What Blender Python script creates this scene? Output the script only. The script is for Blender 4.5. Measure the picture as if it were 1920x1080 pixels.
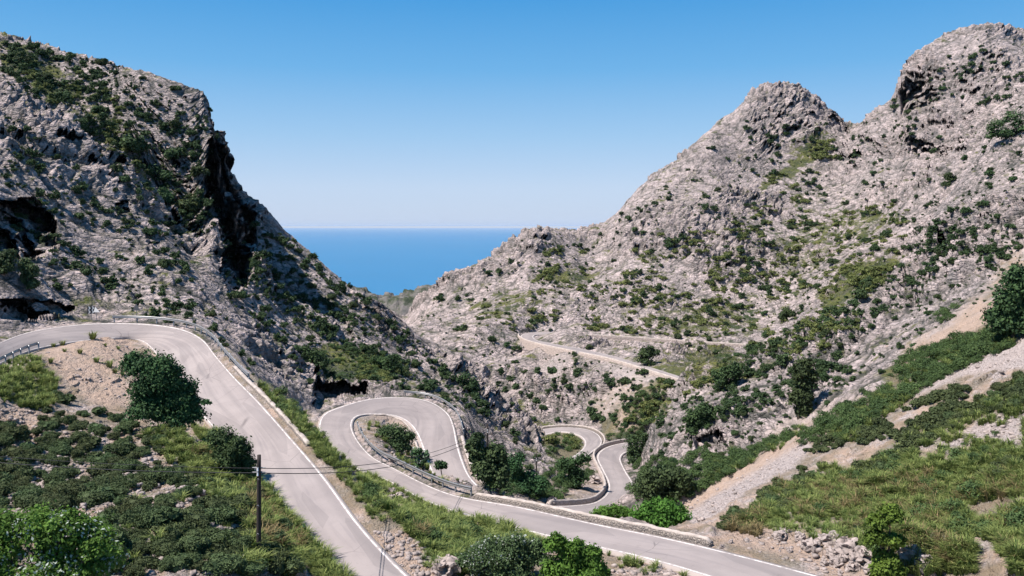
import bpy, bmesh, math, random
import numpy as np
from mathutils import Vector

for o in list(bpy.data.objects):
    bpy.data.objects.remove(o)
SC = bpy.context.scene
COL = SC.collection
rng = np.random.default_rng(7)
random.seed(7)

# ------------------------------------------------------------------ camera, sky, sun, exposure
F = 1600.0            # focal length in pixels of a 1920 wide frame
HZ = 425.0            # horizon row
cam_d = bpy.data.cameras.new('camera')
cam = bpy.data.objects.new('camera', cam_d)
COL.objects.link(cam)
cam.location = (0, 0, 0)
cam.rotation_euler = (math.radians(90), 0, 0)
cam_d.sensor_width = 36
cam_d.lens = 36 * F / 1920
cam_d.shift_y = -(540 - HZ) / 1920
cam_d.clip_start = 0.5
cam_d.clip_end = 200000
SC.camera = cam

SUN_EL = math.radians(58)
SUN_AZ = math.radians(-110)        # measured from +Y towards +X
world = bpy.data.worlds.new('World')
SC.world = world
world.use_nodes = True
wn, wl = world.node_tree.nodes, world.node_tree.links
wn.clear()
sky = wn.new('ShaderNodeTexSky')
sky.sky_type = 'NISHITA'
sky.sun_disc = False
sky.sun_elevation = SUN_EL
sky.sun_rotation = SUN_AZ
sky.altitude = 300
sky.air_density = 1.0
sky.dust_density = 0.3
sky.ozone_density = 2.0
# clear maritime sky: the Nishita sky graded towards the pale lavender band over the horizon
tcw = wn.new('ShaderNodeTexCoord'); spw = wn.new('ShaderNodeSeparateXYZ'); wl.new(tcw.outputs['Generated'], spw.inputs[0])
rpw = wn.new('ShaderNodeValToRGB'); wl.new(spw.outputs[2], rpw.inputs['Fac'])
els = rpw.color_ramp.elements
while len(els) < 6: els.new(0.5)
for e_, (p_, c_) in zip(els, [(0.0, (0.50, 0.60, 0.79)), (0.045, (0.48, 0.61, 0.82)), (0.105, (0.31, 0.53, 0.80)), (0.18, (0.13, 0.41, 0.76)), (0.27, (0.035, 0.30, 0.69)), (1.0, (0.012, 0.12, 0.36))]):
    e_.position = p_; e_.color = (*c_, 1)
SKY_GAIN = 10.0
gn_ = wn.new('ShaderNodeVectorMath'); gn_.operation = 'SCALE'; gn_.inputs['Scale'].default_value = SKY_GAIN
wl.new(rpw.outputs['Color'], gn_.inputs[0])
mxw = wn.new('ShaderNodeMix'); mxw.data_type = 'RGBA'; mxw.inputs[0].default_value = 0.85
wl.new(sky.outputs['Color'], mxw.inputs[6]); wl.new(gn_.outputs[0], mxw.inputs[7])
bg = wn.new('ShaderNodeBackground')
bg.inputs['Strength'].default_value = 0.062
wo = wn.new('ShaderNodeOutputWorld')
wl.new(mxw.outputs[2], bg.inputs['Color'])
wl.new(bg.outputs[0], wo.inputs[0])

sun_d = bpy.data.lights.new('sun', 'SUN')
sun = bpy.data.objects.new('sun', sun_d)
COL.objects.link(sun)
sun_d.energy = 5.0
sun_d.angle = math.radians(0.5)
sun_d.color = (1.0, 0.925, 0.87)
sdir = Vector((math.sin(SUN_AZ) * math.cos(SUN_EL), math.cos(SUN_AZ) * math.cos(SUN_EL), math.sin(SUN_EL)))
sun.rotation_euler = sdir.to_track_quat('Z', 'Y').to_euler()
sun.location = (0, 100, 150)
SC.view_settings.view_transform = 'Standard'
SC.view_settings.look = 'None'
SC.view_settings.exposure = 0.86
SC.view_settings.gamma = 1
SC.render.engine = 'CYCLES'
SC.cycles.max_bounces = 4
SC.cycles.diffuse_bounces = 1
SC.cycles.transparent_max_bounces = 4

# ------------------------------------------------------------------ helpers
def unp(px, py, D):
    return np.array([(px - 960.0) / F * D, D, (HZ - py) / F * D])

def tag(o, label=None, cat=None, group=None, kind=None):
    if label: o['label'] = label
    if cat: o['category'] = cat
    if group: o['group'] = group
    if kind: o['kind'] = kind
    return o

def empty(name, loc, rz=0.0):
    o = bpy.data.objects.new(name, None)
    COL.objects.link(o)
    o.location = loc
    o.rotation_euler = (0, 0, rz)
    o.empty_display_size = 0.3
    return o

def mesh_np(name, verts, faces, mats=(), smooth=False, fmat=None):
    """verts Nx3, faces MxK (all the same K)"""
    verts = np.asarray(verts, dtype=np.float32)
    faces = np.asarray(faces, dtype=np.int32)
    me = bpy.data.meshes.new(name)
    k = faces.shape[1]
    me.vertices.add(len(verts))
    me.vertices.foreach_set('co', verts.ravel())
    me.loops.add(faces.size)
    me.loops.foreach_set('vertex_index', faces.ravel())
    me.polygons.add(len(faces))
    me.polygons.foreach_set('loop_start', np.arange(0, faces.size, k, dtype=np.int32))
    me.polygons.foreach_set('loop_total', np.full(len(faces), k, dtype=np.int32))
    if smooth:
        me.polygons.foreach_set('use_smooth', np.ones(len(faces), dtype=bool))
    for m in mats: me.materials.append(m)
    if fmat is not None:
        me.polygons.foreach_set('material_index', np.asarray(fmat, dtype=np.int32))
    me.update()
    return me

def link(name, me, parent=None, loc=None):
    o = bpy.data.objects.new(name, me)
    COL.objects.link(o)
    if parent is not None: o.parent = parent
    if loc is not None: o.location = loc
    return o

def sstep(a, b, x):
    t = np.clip((x - a) / (b - a), 0, 1)
    return t * t * (3 - 2 * t)

# ---- hashing noise in numpy
U = np.uint32
def hsh(x, y, z, s):
    with np.errstate(over='ignore'):
        h = (x.astype(np.int64) & 0xffffffff).astype(U) * U(374761393) + (y.astype(np.int64) & 0xffffffff).astype(U) * U(668265263) \
            + (z.astype(np.int64) & 0xffffffff).astype(U) * U(2147483647 - 58) + U(s * 2654435 + 977)
        h = (h ^ (h >> U(13))) * U(1274126177)
        h = (h ^ (h >> U(16))) * U(2246822519)
        return h ^ (h >> U(15))
def r01(h, k):
    with np.errstate(over='ignore'):
        g = (h + U(k * 7919 + 13)) * U(2654435761)
        g = (g ^ (g >> U(15))) * U(1274126177)
        return ((g >> U(8)).astype(np.float32)) / np.float32(16777216.0)

def vnoise(P, scale, s=0):
    """smooth value noise, -1..1"""
    q = P / scale
    b = np.floor(q); f = (q - b).astype(np.float32); b = b.astype(np.int32)
    w = f * f * f * (f * (f * 6 - 15) + 10)
    out = np.zeros(len(P), np.float32)
    for dx in (0, 1):
        for dy in (0, 1):
            for dz in (0, 1):
                h = r01(hsh(b[:, 0] + dx, b[:, 1] + dy, b[:, 2] + dz, s), 1)
                ww = (w[:, 0] if dx else 1 - w[:, 0]) * (w[:, 1] if dy else 1 - w[:, 1]) * (w[:, 2] if dz else 1 - w[:, 2])
                out += h * ww
    return out * 2 - 1

def fbm(P, scale, octs, s=0, gain=0.5):
    o = np.zeros(len(P), np.float32); a = 1.0; n = 0
    for k in range(octs):
        o += a * vnoise(P, scale / (2.03 ** k), s + k * 17); n += a; a *= gain
    return o / n

def facets(P, scale, s=0):
    """cell noise: f1, f2, a random number per cell and a random tilt inside it"""
    q = (P / scale).astype(np.float32)
    b = np.floor(q - 0.5).astype(np.int32)
    n = len(P)
    f1 = np.full(n, 9e9, np.float32); f2 = np.full(n, 9e9, np.float32)
    rid = np.zeros(n, np.float32); tilt = np.zeros(n, np.float32)
    for dx in (0, 1):
        for dy in (0, 1):
            for dz in (0, 1):
                cx, cy, cz = b[:, 0] + dx, b[:, 1] + dy, b[:, 2] + dz
                h = hsh(cx, cy, cz, s)
                vx = q[:, 0] - (cx + 0.1 + 0.8 * r01(h, 1)); vy = q[:, 1] - (cy + 0.1 + 0.8 * r01(h, 2)); vz = q[:, 2] - (cz + 0.1 + 0.8 * r01(h, 3))
                d = np.sqrt(vx * vx + vy * vy + vz * vz)
                m = d < f1
                f2 = np.where(m, f1, np.minimum(f2, d))
                f1 = np.where(m, d, f1)
                rid = np.where(m, r01(h, 4), rid)
                t = vx * (r01(h, 5) - .5) + vy * (r01(h, 6) - .5) + vz * (r01(h, 7) - .5)
                tilt = np.where(m, t * 2, tilt)
    return f1, f2, rid, tilt

# ------------------------------------------------------------------ roads (edges measured, heights below the camera)
def R(rows):
    """rows: outer px,py, inner px,py, height below camera at inner edge, bank (outer edge higher by)"""
    O, I = [], []
    for ox, oy, ix, iy, h, b in rows:
        ho = h - b
        O.append(unp(ox, oy, ho * F / (oy - HZ))); I.append(unp(ix, iy, h * F / (iy - HZ)))
    return np.array(O), np.array(I)

ROAD_UPPER = R([
 (-190,745,-215,800,12.5,.6),(-90,690,-90,732,12.8,.8),(0,642,0,682,13.2,1.0),(65,620,62,656,13.4,1.1),(150,608,130,643,13.6,1.3),
 (215,605.5,175,638,13.8,1.4),(280,607,215,635,13.9,1.4),(340,616,245,636,14.1,1.3),(380,636,268,641,14.3,1.2),(405,667,287,657,14.6,1.0),
 (440,707,315,695,15.2,.7),(490,757,350,745,16,.4),(550,825,397,800,17,.2),(613,897,478,886,18,0),(676,981,553,977,19,0),
 (736,1047,615,1048,19.8,0),(771,1080,657,1090,20.2,0),(850,1155,730,1180,21,0),(930,1235,830,1290,21.5,0)])
ROAD_MIDDLE = R([
 (1600,1230,1760,1150,19.0,0),(1500,1160,1660,1112,19.3,0),(1400,1110,1533,1078,19.8,0),(1307,1077,1400,1043,20.1,0),(1193,1045,1253,1008,20.7,0),
 (1060,1015,1113,980,21.4,0),(930,983,967,948,22.5,0),(850,960,870,932,23.3,0),(790,937,806,911,24,0),
 (726,902,736,876,25,0),(668,880,700,857,25.6,0),(626,853,676,832,26.1,.1),(600,820,663,808,26.5,.2),(596,795,662,793,27,.3),
 (606,776,668,783,27.2,.5),(632,764,682,778,27.4,.8),(685,749,706,777,27.6,.9),(743,744,735,779,27.9,.9),(800,750,757,787,28.2,.8),
 (838,772,772,800,28.6,.5),(852,798,782,817,29,.3),(860,833,790,840,29.8,.1),(870,865,799,865,30.5,0),(884,895,812,893,31.3,0),
 (912,920,850,928,32,0),(960,938,915,958,33,0),(1030,948,1010,977,34.5,0),(1100,945,1112,972,36,0),(1127,935,1160,957,37,0),
 (1140,918,1184,935,38,0),(1137,900,1188,907,39,0),(1127,880,1175,884,40,0),(1118,857,1165,862,40.9,0),(1128,843,1170,851,41.4,0),
 (1150,834,1184,846,41.9,0),(1190,827,1215,840,42.1,0),(1240,822,1262,834,42.3,0)])
ROAD_LOWER = R([
 (930,828,940,842,45,0),(990,810,1001,821,44.6,0),(1020,804,1026,814,44.4,0),(1051,801,1051,810,44,0),(1083,802,1070,812,43.8,0),
 (1105,806,1083,816,43.6,0),(1120,813,1091,821,43.4,0),(1129,824,1096,829,43.2,0),(1127,835,1094,838,43,0),(1114,845,1086,847,42.6,0),
 (1098,858,1070,858,42,0),(1075,875,1050,870,41.5,0)])
ROAD_FAR = R([
 (1320,733,1322,723,31.8,0),(1281,717,1281,708,32.5,0),(1215,696,1215,687,33.3,0),(1152,677,1152,668,34,0),(1101,666,1101,656,34.4,0),
 (1057,657,1057,648,34.8,0),(1020,649,1027,642,35.1,0),(992,641,1008,638,35.3,0),(977,633,1001,633,35.5,0),(978,628,1003,628.5,35.7,0),
 (990,624,1015,627,35.8,0),(1010,622,1035,627,35.9,0),(1042,623,1045,628,36,0),(1120,628,1120,632.5,36.6,0),(1215,634,1215,638,37.3,0),
 (1309,641,1309,644.5,37.9,0),(1400,647,1400,650,38.3,0),(1440,650,1440,653,38.5,0)])

def catmull(P, step=0.45):
    P = np.asarray(P); n = len(P)
    Q = np.vstack([2 * P[0] - P[1], P, 2 * P[-1] - P[-2]])
    out = []
    for i in range(n - 1):
        p0, p1, p2, p3 = Q[i:i + 4]
        m = 14
        for t in np.arange(m) / m:
            out.append(0.5 * ((2 * p1) + (-p0 + p2) * t + (2 * p0 - 5 * p1 + 4 * p2 - p3) * t * t + (-p0 + 3 * p1 - 3 * p2 + p3) * t ** 3))
    out.append(P[-1])
    return np.array(out)

def road_curves(OI):
    O = catmull(OI[0]); I = catmull(OI[1])
    C = (O + I) / 2
    d = np.r_[0, np.cumsum(np.linalg.norm(np.diff(C, axis=0), axis=1))]
    n = max(8, int(d[-1] / 0.6))
    s = np.linspace(0, d[-1], n)
    f = lambda A: np.stack([np.interp(s, d, A[:, k]) for k in range(3)], 1)
    O, I = f(O), f(I)
    # gentle smoothing of both edges
    for _ in range(3):
        O[1:-1] = (O[:-2] + 2 * O[1:-1] + O[2:]) / 4
        I[1:-1] = (I[:-2] + 2 * I[1:-1] + I[2:]) / 4
    return O, I, s
RC = [road_curves(r) for r in (ROAD_UPPER, ROAD_MIDDLE, ROAD_LOWER, ROAD_FAR)]
FALL = [3.5, 4.0, 4.0, 1.4]
# ------------------------------------------------------------------ terrain: control points (px, py, distance), smooth surface through them
CP = [
 (-450,1400,30),(-450,900,60),(-450,700,95),(0,1400,22),(0,1080,34),(0,900,52),(0,780,66),(0,705,78),(-450,1100,42),
 (250,1400,24),(250,1080,38),(250,900,56),(250,800,70),(250,700,86),(200,655,95),(120,634,96),(200,634,100),(60,662,86),
 (350,800,66),(350,900,58),(487,1045,42),(487,940,54),(487,1300,28),(420,870,62),(585,1000,50),(620,1060,46),(600,1300,31),(520,920,57),
 (800,1000,57),(800,1040,53),(850,1000,60),(950,1040,54),(1100,1060,51),(900,1000,61),(750,965,64),(700,925,70),
 (760,928,74),(650,885,75),(600,832,82),(540,785,85),(500,742,92),(480,705,98),(590,770,95),
 (900,1300,38),(1200,1300,36),(1500,1300,33),(1900,1300,30),(2370,1100,38),(2370,700,58),(2370,400,88),(2370,1400,25),(1250,1090,47),
 (1640,1075,47),(1600,1030,51),(1660,1040,47),(1560,1035,52),(1500,1000,57),(1500,950,64),(1500,880,74),(1510,815,86),(1700,950,58),(1700,850,69),
 (1700,760,81),(1700,705,90),(1800,1000,50),(1920,1080,42),(1920,950,50),(1920,850,57),(1920,750,66),(1920,650,78),(1850,625,90),(1920,560,96),
 (1400,1000,61),(1350,950,70),(1290,985,67),(1290,958,76),(1230,990,80),(1230,940,92),(1230,900,112),(1300,880,105),(1400,860,98),(1400,900,85),
 (1200,870,130),(1250,850,122),(1300,800,125),(1400,780,118),(1230,780,145),(1260,725,160),(1280,713,165),(1350,685,165),(1300,740,150),
 (1440,642,178),(1400,715,142),(1500,760,112),(1500,680,140),(1500,605,180),(1600,700,115),(1600,620,140),(1600,535,188),(1700,600,128),
 (1700,520,165),(1720,440,208),(1780,540,138),(1800,420,180),(1850,350,200),(1850,275,228),(1920,205,240),(1920,350,185),(1920,450,140),(1850,480,140),
 (2370,250,150),(2370,120,230),(2100,180,240),
 (1440,700,205),(1600,590,225),(1720,505,245),(1850,340,268),(1920,270,280),(2100,240,280),(2370,200,280),
 (1100,768,196),(1060,722,212),(1000,760,206),(1150,742,192),(1180,790,174),(1200,745,178),(1020,688,240),(940,700,238),(900,625,268),(900,765,208),
 (900,700,235),(1150,652,255),(1300,680,215),(1060,690,228),(1150,712,200),
 (1400,600,300),(1300,560,315),(1200,600,300),(1100,540,320),(1000,560,310),(900,560,322),(850,600,305),(800,650,265),(980,605,290),(1100,605,298),
 (780,562,345),(850,503,352),(900,490,358),(940,460,362),(990,425,365),(1060,428,368),(1140,415,375),(1200,348,400),(1270,302,420),(1350,230,450),
 (1400,172,470),(1460,152,480),(1520,180,485),(1590,233,480),(1605,238,470),(1660,200,455),(1700,120,430),(1760,75,420),(1850,42,415),(1920,55,420),
 (2100,150,420),(2370,250,420),(1300,420,360),(1450,400,380),(1450,280,440),(1600,400,362),(1600,320,412),(1750,300,370),(1750,200,398),(1850,150,390),
 (1500,500,332),(1600,480,305),(1750,400,300),(1850,240,330),(1200,470,350),(1000,500,340),
 (-450,560,110),(0,608,99),(65,604,105),(150,593,116),(215,592,117),(300,592,117),(350,592,118),(400,620,112),(430,655,105),(465,690,100),
 (0,545,103),(100,545,116),(0,430,112),(100,430,130),(200,480,138),(300,500,138),(400,560,140),(480,660,135),(540,720,128),(580,745,122),
 (0,300,140),(100,250,158),(0,150,180),(200,300,165),(300,400,160),(0,60,205),(60,80,206),(100,93,208),(180,110,208),(280,133,205),(350,160,200),
 (390,190,192),(393,240,186),(393,300,180),(300,250,180),(200,180,190),(380,420,170),(400,500,156),(-450,0,200),(-450,300,140),
 (425,430,208),(430,540,192),(470,560,186),(440,355,220),
 (400,240,226),(420,300,228),(450,355,230),(480,377,232),(510,411,234),(545,442,236),(600,490,238),(650,535,238),(700,560,238),(740,598,240),(780,640,238),
 (520,520,205),(560,580,185),(600,640,168),(560,680,150),(640,600,195),(640,705,152),(700,640,195),(700,700,162),(760,728,148),(840,735,148),
 (800,680,185),(860,690,193),(900,735,184),(960,797,170),(1000,832,158),(1030,862,143),(640,750,140),(700,735,140),(610,740,136),
 (900,800,146),(890,850,124),(930,885,116),(960,850,137),(1000,890,122),(1050,905,124),(1080,872,142),(1000,930,111),(1090,922,121),(1150,812,164),
 (1040,830,168),(1000,675,259),(1040,686,250),(1072,690,243),(990,668,262),(1120,643,274),(1215,650,272),(1309,656,268),(1100,1030,75),(1000,1010,82),(945,990,85),(1180,1020,80),(1140,1025,70),(1230,1010,70),(1210,1000,90),(1120,1005,90),(1060,1025,76),(720,820,112),(740,850,104),(760,870,98),(740,800,121),(800,895,90),
]
for px in range(-450, 2400, 150):
    CP.append((px, 800, 1500)); CP.append((px, 760, 950)); CP.append((px, 1700, 18)); CP.append((px, 2000, 13))
    sk = np.interp(px, [-450, 0, 390, 545, 700, 780, 990, 1140, 1460, 1600, 1850, 2370], [0, 60, 190, 442, 560, 600, 425, 415, 152, 238, 42, 250])
    dd = np.interp(px, [-450, 0, 390, 545, 700, 780, 990, 1140, 1460, 1850, 2370], [200, 205, 232, 240, 300, 360, 365, 375, 485, 420, 420])
    CP.append((px, sk + 90 + (560 - sk) * 0.12, dd * 1.25)); CP.append((px, sk + 160 + (560 - sk) * 0.3, dd * 1.5))
for (O, I) in (ROAD_UPPER, ROAD_MIDDLE, ROAD_LOWER, ROAD_FAR):
    for E in (O, I):
        for p in E:
            CP.append((960 + F * p[0] / p[1], HZ - F * p[2] / p[1], p[1]))
CP = np.array(CP, dtype=np.float64)
def uv_of(px, D): return np.stack([px / 100.0, 16 * np.log(D)], -1)
XC = uv_of(CP[:, 0], CP[:, 2])
# drop near duplicates
keep = []
for i in range(len(XC)):
    if all(np.hypot(*(XC[i] - XC[j])) > 0.06 for j in keep): keep.append(i)
XC = XC[keep]; YC = CP[keep, 1]
def kern(r2): return 0.5 * r2 * np.log(r2 + 1e-9)
n = len(XC)
D2 = ((XC[:, None] - XC[None]) ** 2).sum(-1)
A = np.zeros((n + 3, n + 3))
A[:n, :n] = kern(D2) + np.eye(n) * 0.02
A[:n, n] = 1; A[:n, n + 1:] = XC; A[n, :n] = 1; A[n + 1:, :n] = XC.T
W = np.linalg.solve(A, np.r_[YC, 0, 0, 0])
GU = np.linspace(-460, 2380, 300); GL = np.linspace(math.log(13.0), math.log(1600.0), 420)
gu, gl = np.meshgrid(GU, GL, indexing='ij')
XE = np.stack([gu.ravel() / 100, 16 * gl.ravel()], 1)
G = np.zeros(len(XE))
for a in range(0, len(XE), 6000):
    d2 = ((XE[a:a + 6000, None] - XC[None]) ** 2).sum(-1)
    G[a:a + 6000] = kern(d2) @ W[:n] + W[n] + XE[a:a + 6000] @ W[n + 1:]
G = G.reshape(gu.shape)

def bil(T, x, y, x0, dx, y0, dy):
    fx = np.clip((x - x0) / dx, 0, T.shape[0] - 1.001); fy = np.clip((y - y0) / dy, 0, T.shape[1] - 1.001)
    ix = fx.astype(np.int32); iy = fy.astype(np.int32); fx = fx - ix; fy = fy - iy
    return (T[ix, iy] * (1 - fx) * (1 - fy) + T[ix + 1, iy] * fx * (1 - fy) + T[ix, iy + 1] * (1 - fx) * fy + T[ix + 1, iy + 1] * fx * fy)
def base_py(px, D): return bil(G, px, np.log(D), GU[0], GU[1] - GU[0], GL[0], GL[1] - GL[0])

# ---- road raster in plan: distance outside the edge, road height, fall-off
RX0, RX1, RY0, RY1, RS = -80.0, 110.0, 28.0, 300.0, 0.3
nx, ny = int((RX1 - RX0) / RS) + 1, int((RY1 - RY0) / RS) + 1
r_best = np.full((nx, ny), 1e9, np.float32); r_d = np.full((nx, ny), 30.0, np.float32); r_z = np.zeros((nx, ny), np.float32); r_f = np.full((nx, ny), 4.0, np.float32)
def splat(c, rad, inside, fall):
    a0 = max(0, int((c[0] - rad - RX0) / RS)); a1 = min(nx, int((c[0] + rad - RX0) / RS) + 2)
    b0 = max(0, int((c[1] - rad - RY0) / RS)); b1 = min(ny, int((c[1] + rad - RY0) / RS) + 2)
    if a1 <= a0 or b1 <= b0: return
    d = np.hypot(RX0 + np.arange(a0, a1)[:, None] * RS - c[0], RY0 + np.arange(b0, b1)[None] * RS - c[1])
    m = (d < r_best[a0:a1, b0:b1]) & (d < rad)
    for T, v in ((r_best, d), (r_d, d * 0 if inside else d), (r_z, d * 0 + c[2]), (r_f, d * 0 + fall)):
        sub = T[a0:a1, b0:b1]; sub[m] = v[m]
for (O, I, s), fall in zip(RC, FALL):
    mid_ = fall == 4.0 and len(O) > 180
    for i in range(len(O)):
        fo = fi_ = fall
        if mid_:
            ox, oy = 960 + F * O[i, 0] / O[i, 1], HZ - F * O[i, 2] / O[i, 1]; ix_, iy_ = 960 + F * I[i, 0] / I[i, 1], HZ - F * I[i, 2] / I[i, 1]
            if iy_ > 920 and 880 < ix_ < 1335 and i < len(O) * .45: fi_ = 1.0
            if i > len(O) * .5 and ox > 853: fo = 1.5
        splat(O[i], 13, False, fo); splat(I[i], 13, False, fi_)
    for i in np.arange(0, len(O) - 1, 0.5):
        k_ = int(i); fr_ = i - k_
        o_ = O[k_] * (1 - fr_) + O[k_ + 1] * fr_; n_ = I[k_] * (1 - fr_) + I[k_ + 1] * fr_
        w_ = np.linalg.norm(o_ - n_); m_ = max(4, int(w_ / 0.3))
        for t_ in (np.arange(m_) + .5) / m_:
            splat(o_ + (n_ - o_) * t_, 0.5, True, fall)
def road_lookup(X, Y):
    inside = (X > RX0) & (X < RX1 - RS) & (Y > RY0) & (Y < RY1 - RS)
    g = lambda T: bil(T, X, Y, RX0, RS, RY0, RS)
    d = np.where(inside, g(r_d), 30.0); d = np.maximum(d, -5)
    ok = inside & (bil(r_best, X, Y, RX0, RS, RY0, RS) < 1e3)
    d = np.where(ok, d, 30.0)
    return d, np.where(ok, g(r_z), 0.0), np.where(inside, g(r_f), 4.0)

# ---- polar grid, rows spaced by what each column shows
cols = np.concatenate([np.arange(-450, -12, 7.0), np.arange(-12, 1932, 1.75), np.arange(1932, 2370, 7.0)])
NR = 1350
cc = np.linspace(-450, 2370, 260)
LD = np.linspace(math.log(20.0), math.log(1450.0), 1500)
cu, cl = np.meshgrid(cc, LD, indexing='ij')
PYc = base_py(cu.ravel(), np.exp(cl.ravel())).reshape(cu.shape)
mn = np.minimum.accumulate(PYc, axis=1)
vis = (PYc <= mn + 25).astype(float) * ((PYc < 1150) * 1.0)
ds = np.abs(np.gradient(PYc, axis=1)) * (0.12 + 0.88 * vis) + (LD[1] - LD[0]) * 60 + (PYc < 1150) * (LD[1] - LD[0]) * (60 + 300 * vis)
k = np.exp(-np.linspace(-2, 2, 13) ** 2); k /= k.sum()
ds = np.apply_along_axis(lambda v: np.convolve(np.pad(v, 6, 'edge'), k, 'valid'), 0, ds)
cum = np.cumsum(ds, axis=1); cum -= cum[:, :1]; cum /= cum[:, -1:]
tt = np.linspace(0, 1, NR)
LR = np.stack([np.interp(tt, cum[i], LD) for i in range(len(cc))])     # coarse col x row
fi = np.interp(cols, cc, np.arange(len(cc))); i0 = np.minimum(fi.astype(int), len(cc) - 2); fr = (fi - i0)[:, None]
L = LR[i0] * (1 - fr) + LR[i0 + 1] * fr
PX = np.repeat(cols[:, None], NR, 1); DD = np.exp(L)
NCOL = len(cols)
pyb = base_py(PX.ravel(), DD.ravel()).reshape(PX.shape)
X = (PX - 960) / F * DD; Y = DD.copy(); Z = (HZ - pyb) / F * DD
RD, RZ, RF = [a.reshape(X.shape) for a in road_lookup(X.ravel(), Y.ravel())]
t = sstep(0.7, 1.0, RD / 1.0) * 1.0
bl = sstep(0.0, 1.0, (RD - np.where(RF < 2.5, 0.3, 1.1)) / RF)
Z = np.where(RD < 20, (RZ - 0.20 + 0.15 * sstep(0.1, 0.8, RD)) * (1 - bl) + Z * bl, Z)

# ---- ground classes, painted where they lie on the slopes (polygons in pixel rows of the base surface)
MW, MH, MS = 720, 420, 4.0
mx, my = np.meshgrid(np.arange(MW) * MS - 450, np.arange(MH) * MS - 100, indexing='ij')
def poly(pts):
    pts = np.array(pts, float); ins = np.zeros(mx.shape, bool); j = len(pts) - 1
    for i in range(len(pts)):
        xi, yi = pts[i]; xj, yj = pts[j]
        if yi != yj:
            ins ^= ((yi > my) != (yj > my)) & (mx < (xj - xi) * (my - yi) / (yj - yi) + xi)
        j = i
    return ins.astype(np.float32)
def blur(M, r):
    kk = np.exp(-np.linspace(-2, 2, 2 * r + 1) ** 2); kk /= kk.sum()
    M = np.apply_along_axis(lambda v: np.convolve(np.pad(v, r, 'edge'), kk, 'valid'), 0, M)
    return np.apply_along_axis(lambda v: np.convolve(np.pad(v, r, 'edge'), kk, 'valid'), 1, M)
def cls(polys, r=3):
    M = np.zeros(mx.shape, np.float32)
    for p, v in polys: M = np.maximum(M, poly(p) * v)
    return blur(M, r)
SOFT = cls([([(960,960),(1000,985),(1150,1000),(1230,985),(1290,960),(1340,1010),(1260,1070),(960,1045)],1),([(-450,2000),(-450,730),(0,650),(90,640),(150,620),(240,620),(300,660),(372,760),(470,860),(640,1080),(700,2000)],1),
            ([(700,2000),(400,620),(430,660),(480,700),(540,735),(585,775),(610,800),(640,860),(700,900),(900,1000),(1300,1100),(1340,1000),(1260,960),(1300,930),(1500,800),(1560,770),(1660,735),(1700,650),(1780,610),(1850,550),(1880,480),(2370,380),(2370,2000)],1),
            ([(660,790),(700,776),(760,790),(800,850),(900,930),(800,900),(680,830)],1),
            ([(870,840),(930,880),(1000,905),(1030,900),(1095,850),(1140,930),(1000,950),(880,900)],.8),
            ([(1010,815),(1060,810),(1100,850),(1060,880)],.8),([(1130,830),(1130,800),(1100,770),(1180,700),(1250,720),(1200,800)],.6)], 3)
SCREE = cls([([(1270,965),(1290,945),(1400,885),(1510,815),(1522,838),(1480,880),(1400,925),(1340,970),(1300,985)],1),
             ([(1690,738),(1780,697),(1870,655),(2100,560),(2100,680),(1900,690),(1800,705),(1720,745)],1),
             ([(1740,850),(1850,790),(1930,762),(2200,720),(2200,860),(1900,860),(1860,820),(1800,840)],1),
             ([(0,880),(60,820),(110,860),(160,920),(100,960),(0,940)],.9),([(170,840),(240,860),(300,915),(250,915),(180,880)],.7),([(180,1040),(230,1040),(230,1080),(180,1080)],.8),
             ([(1120,680),(1180,690),(1240,715),(1180,720)],1),([(1010,650),(1075,665),(1050,720),(1010,700)],.9),([(1440,500),(1500,470),(1520,480),(1450,520)],.6)], 2)
SOIL = cls([([(1272,952),(1400,872),(1510,808),(1518,820),(1400,892),(1290,962)],1),
            ([(80,660),(160,625),(235,625),(260,665),(235,705),(250,760),(180,760),(110,700)],1),([(0,760),(90,770),(130,820),(60,850),(-200,830),(-200,740)],.8),
            ([(1680,690),(1700,650),(1780,615),(1840,560),(1860,590),(1800,640),(1730,690)],1),([(1150,800),(1165,765),(1200,790),(1190,810)],.8),
            ([(1330,1010),(1400,995),(1480,980),(1560,1000),(1640,985),(1720,1010),(1760,1100),(1600,1090),(1500,1050)],1),
            ([(700,1000),(760,1000),(860,1100),(780,1100)],1),([(700,770),(750,780),(775,800),(740,800)],.8),([(540,790),(580,800),(575,825),(545,810)],.7),
            ([(1330,1075),(1180,1040),(1150,1080),(1300,1120)],.6),([(1740,930),(1780,930),(1700,1000)],.0)], 2)
GREEN = cls([([(1010,500),(1100,480),(1120,500),(1020,520)],.8),([(1420,350),(1480,300),(1560,270),(1540,300),(1480,330)],1),([(1470,270),(1540,250),(1570,260),(1500,310)],.9),
             ([(1530,560),(1580,500),(1680,470),(1700,490),(1620,560),(1560,590)],.9),([(1200,690),(1350,650),(1420,700),(1280,720)],.6),([(1040,720),(1060,740),(1030,770)],.5),
             ([(1120,790),(1250,700),(1260,760),(1200,820),(1140,830)],.9),([(590,650),(700,660),(760,690),(700,710),(600,720)],.9),([(1010,815),(1060,805),(1095,830),(1090,850),(1060,880),(1020,850)],1),
             ([(0,60),(100,110),(200,200),(330,330),(380,420),(330,420),(200,300),(60,150),(0,110)],.6),([(250,200),(380,300),(380,400),(300,330)],.5),
             ([(1180,600),(1400,560),(1440,620),(1300,630)],.35),([(880,560),(1000,540),(1020,580),(900,600)],.35),([(1400,480),(1600,380),(1700,400),(1500,520)],.4),
             ([(1700,660),(1860,600),(1920,640),(1760,700),(1660,730)],1)], 4)
ROCKCUT = cls([([(1490,1018),(1560,1002),(1640,992),(1740,1020),(1760,1110),(1640,1110),(1560,1052)],1)], 1)
SOFT = SOFT * (1 - ROCKCUT)
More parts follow.
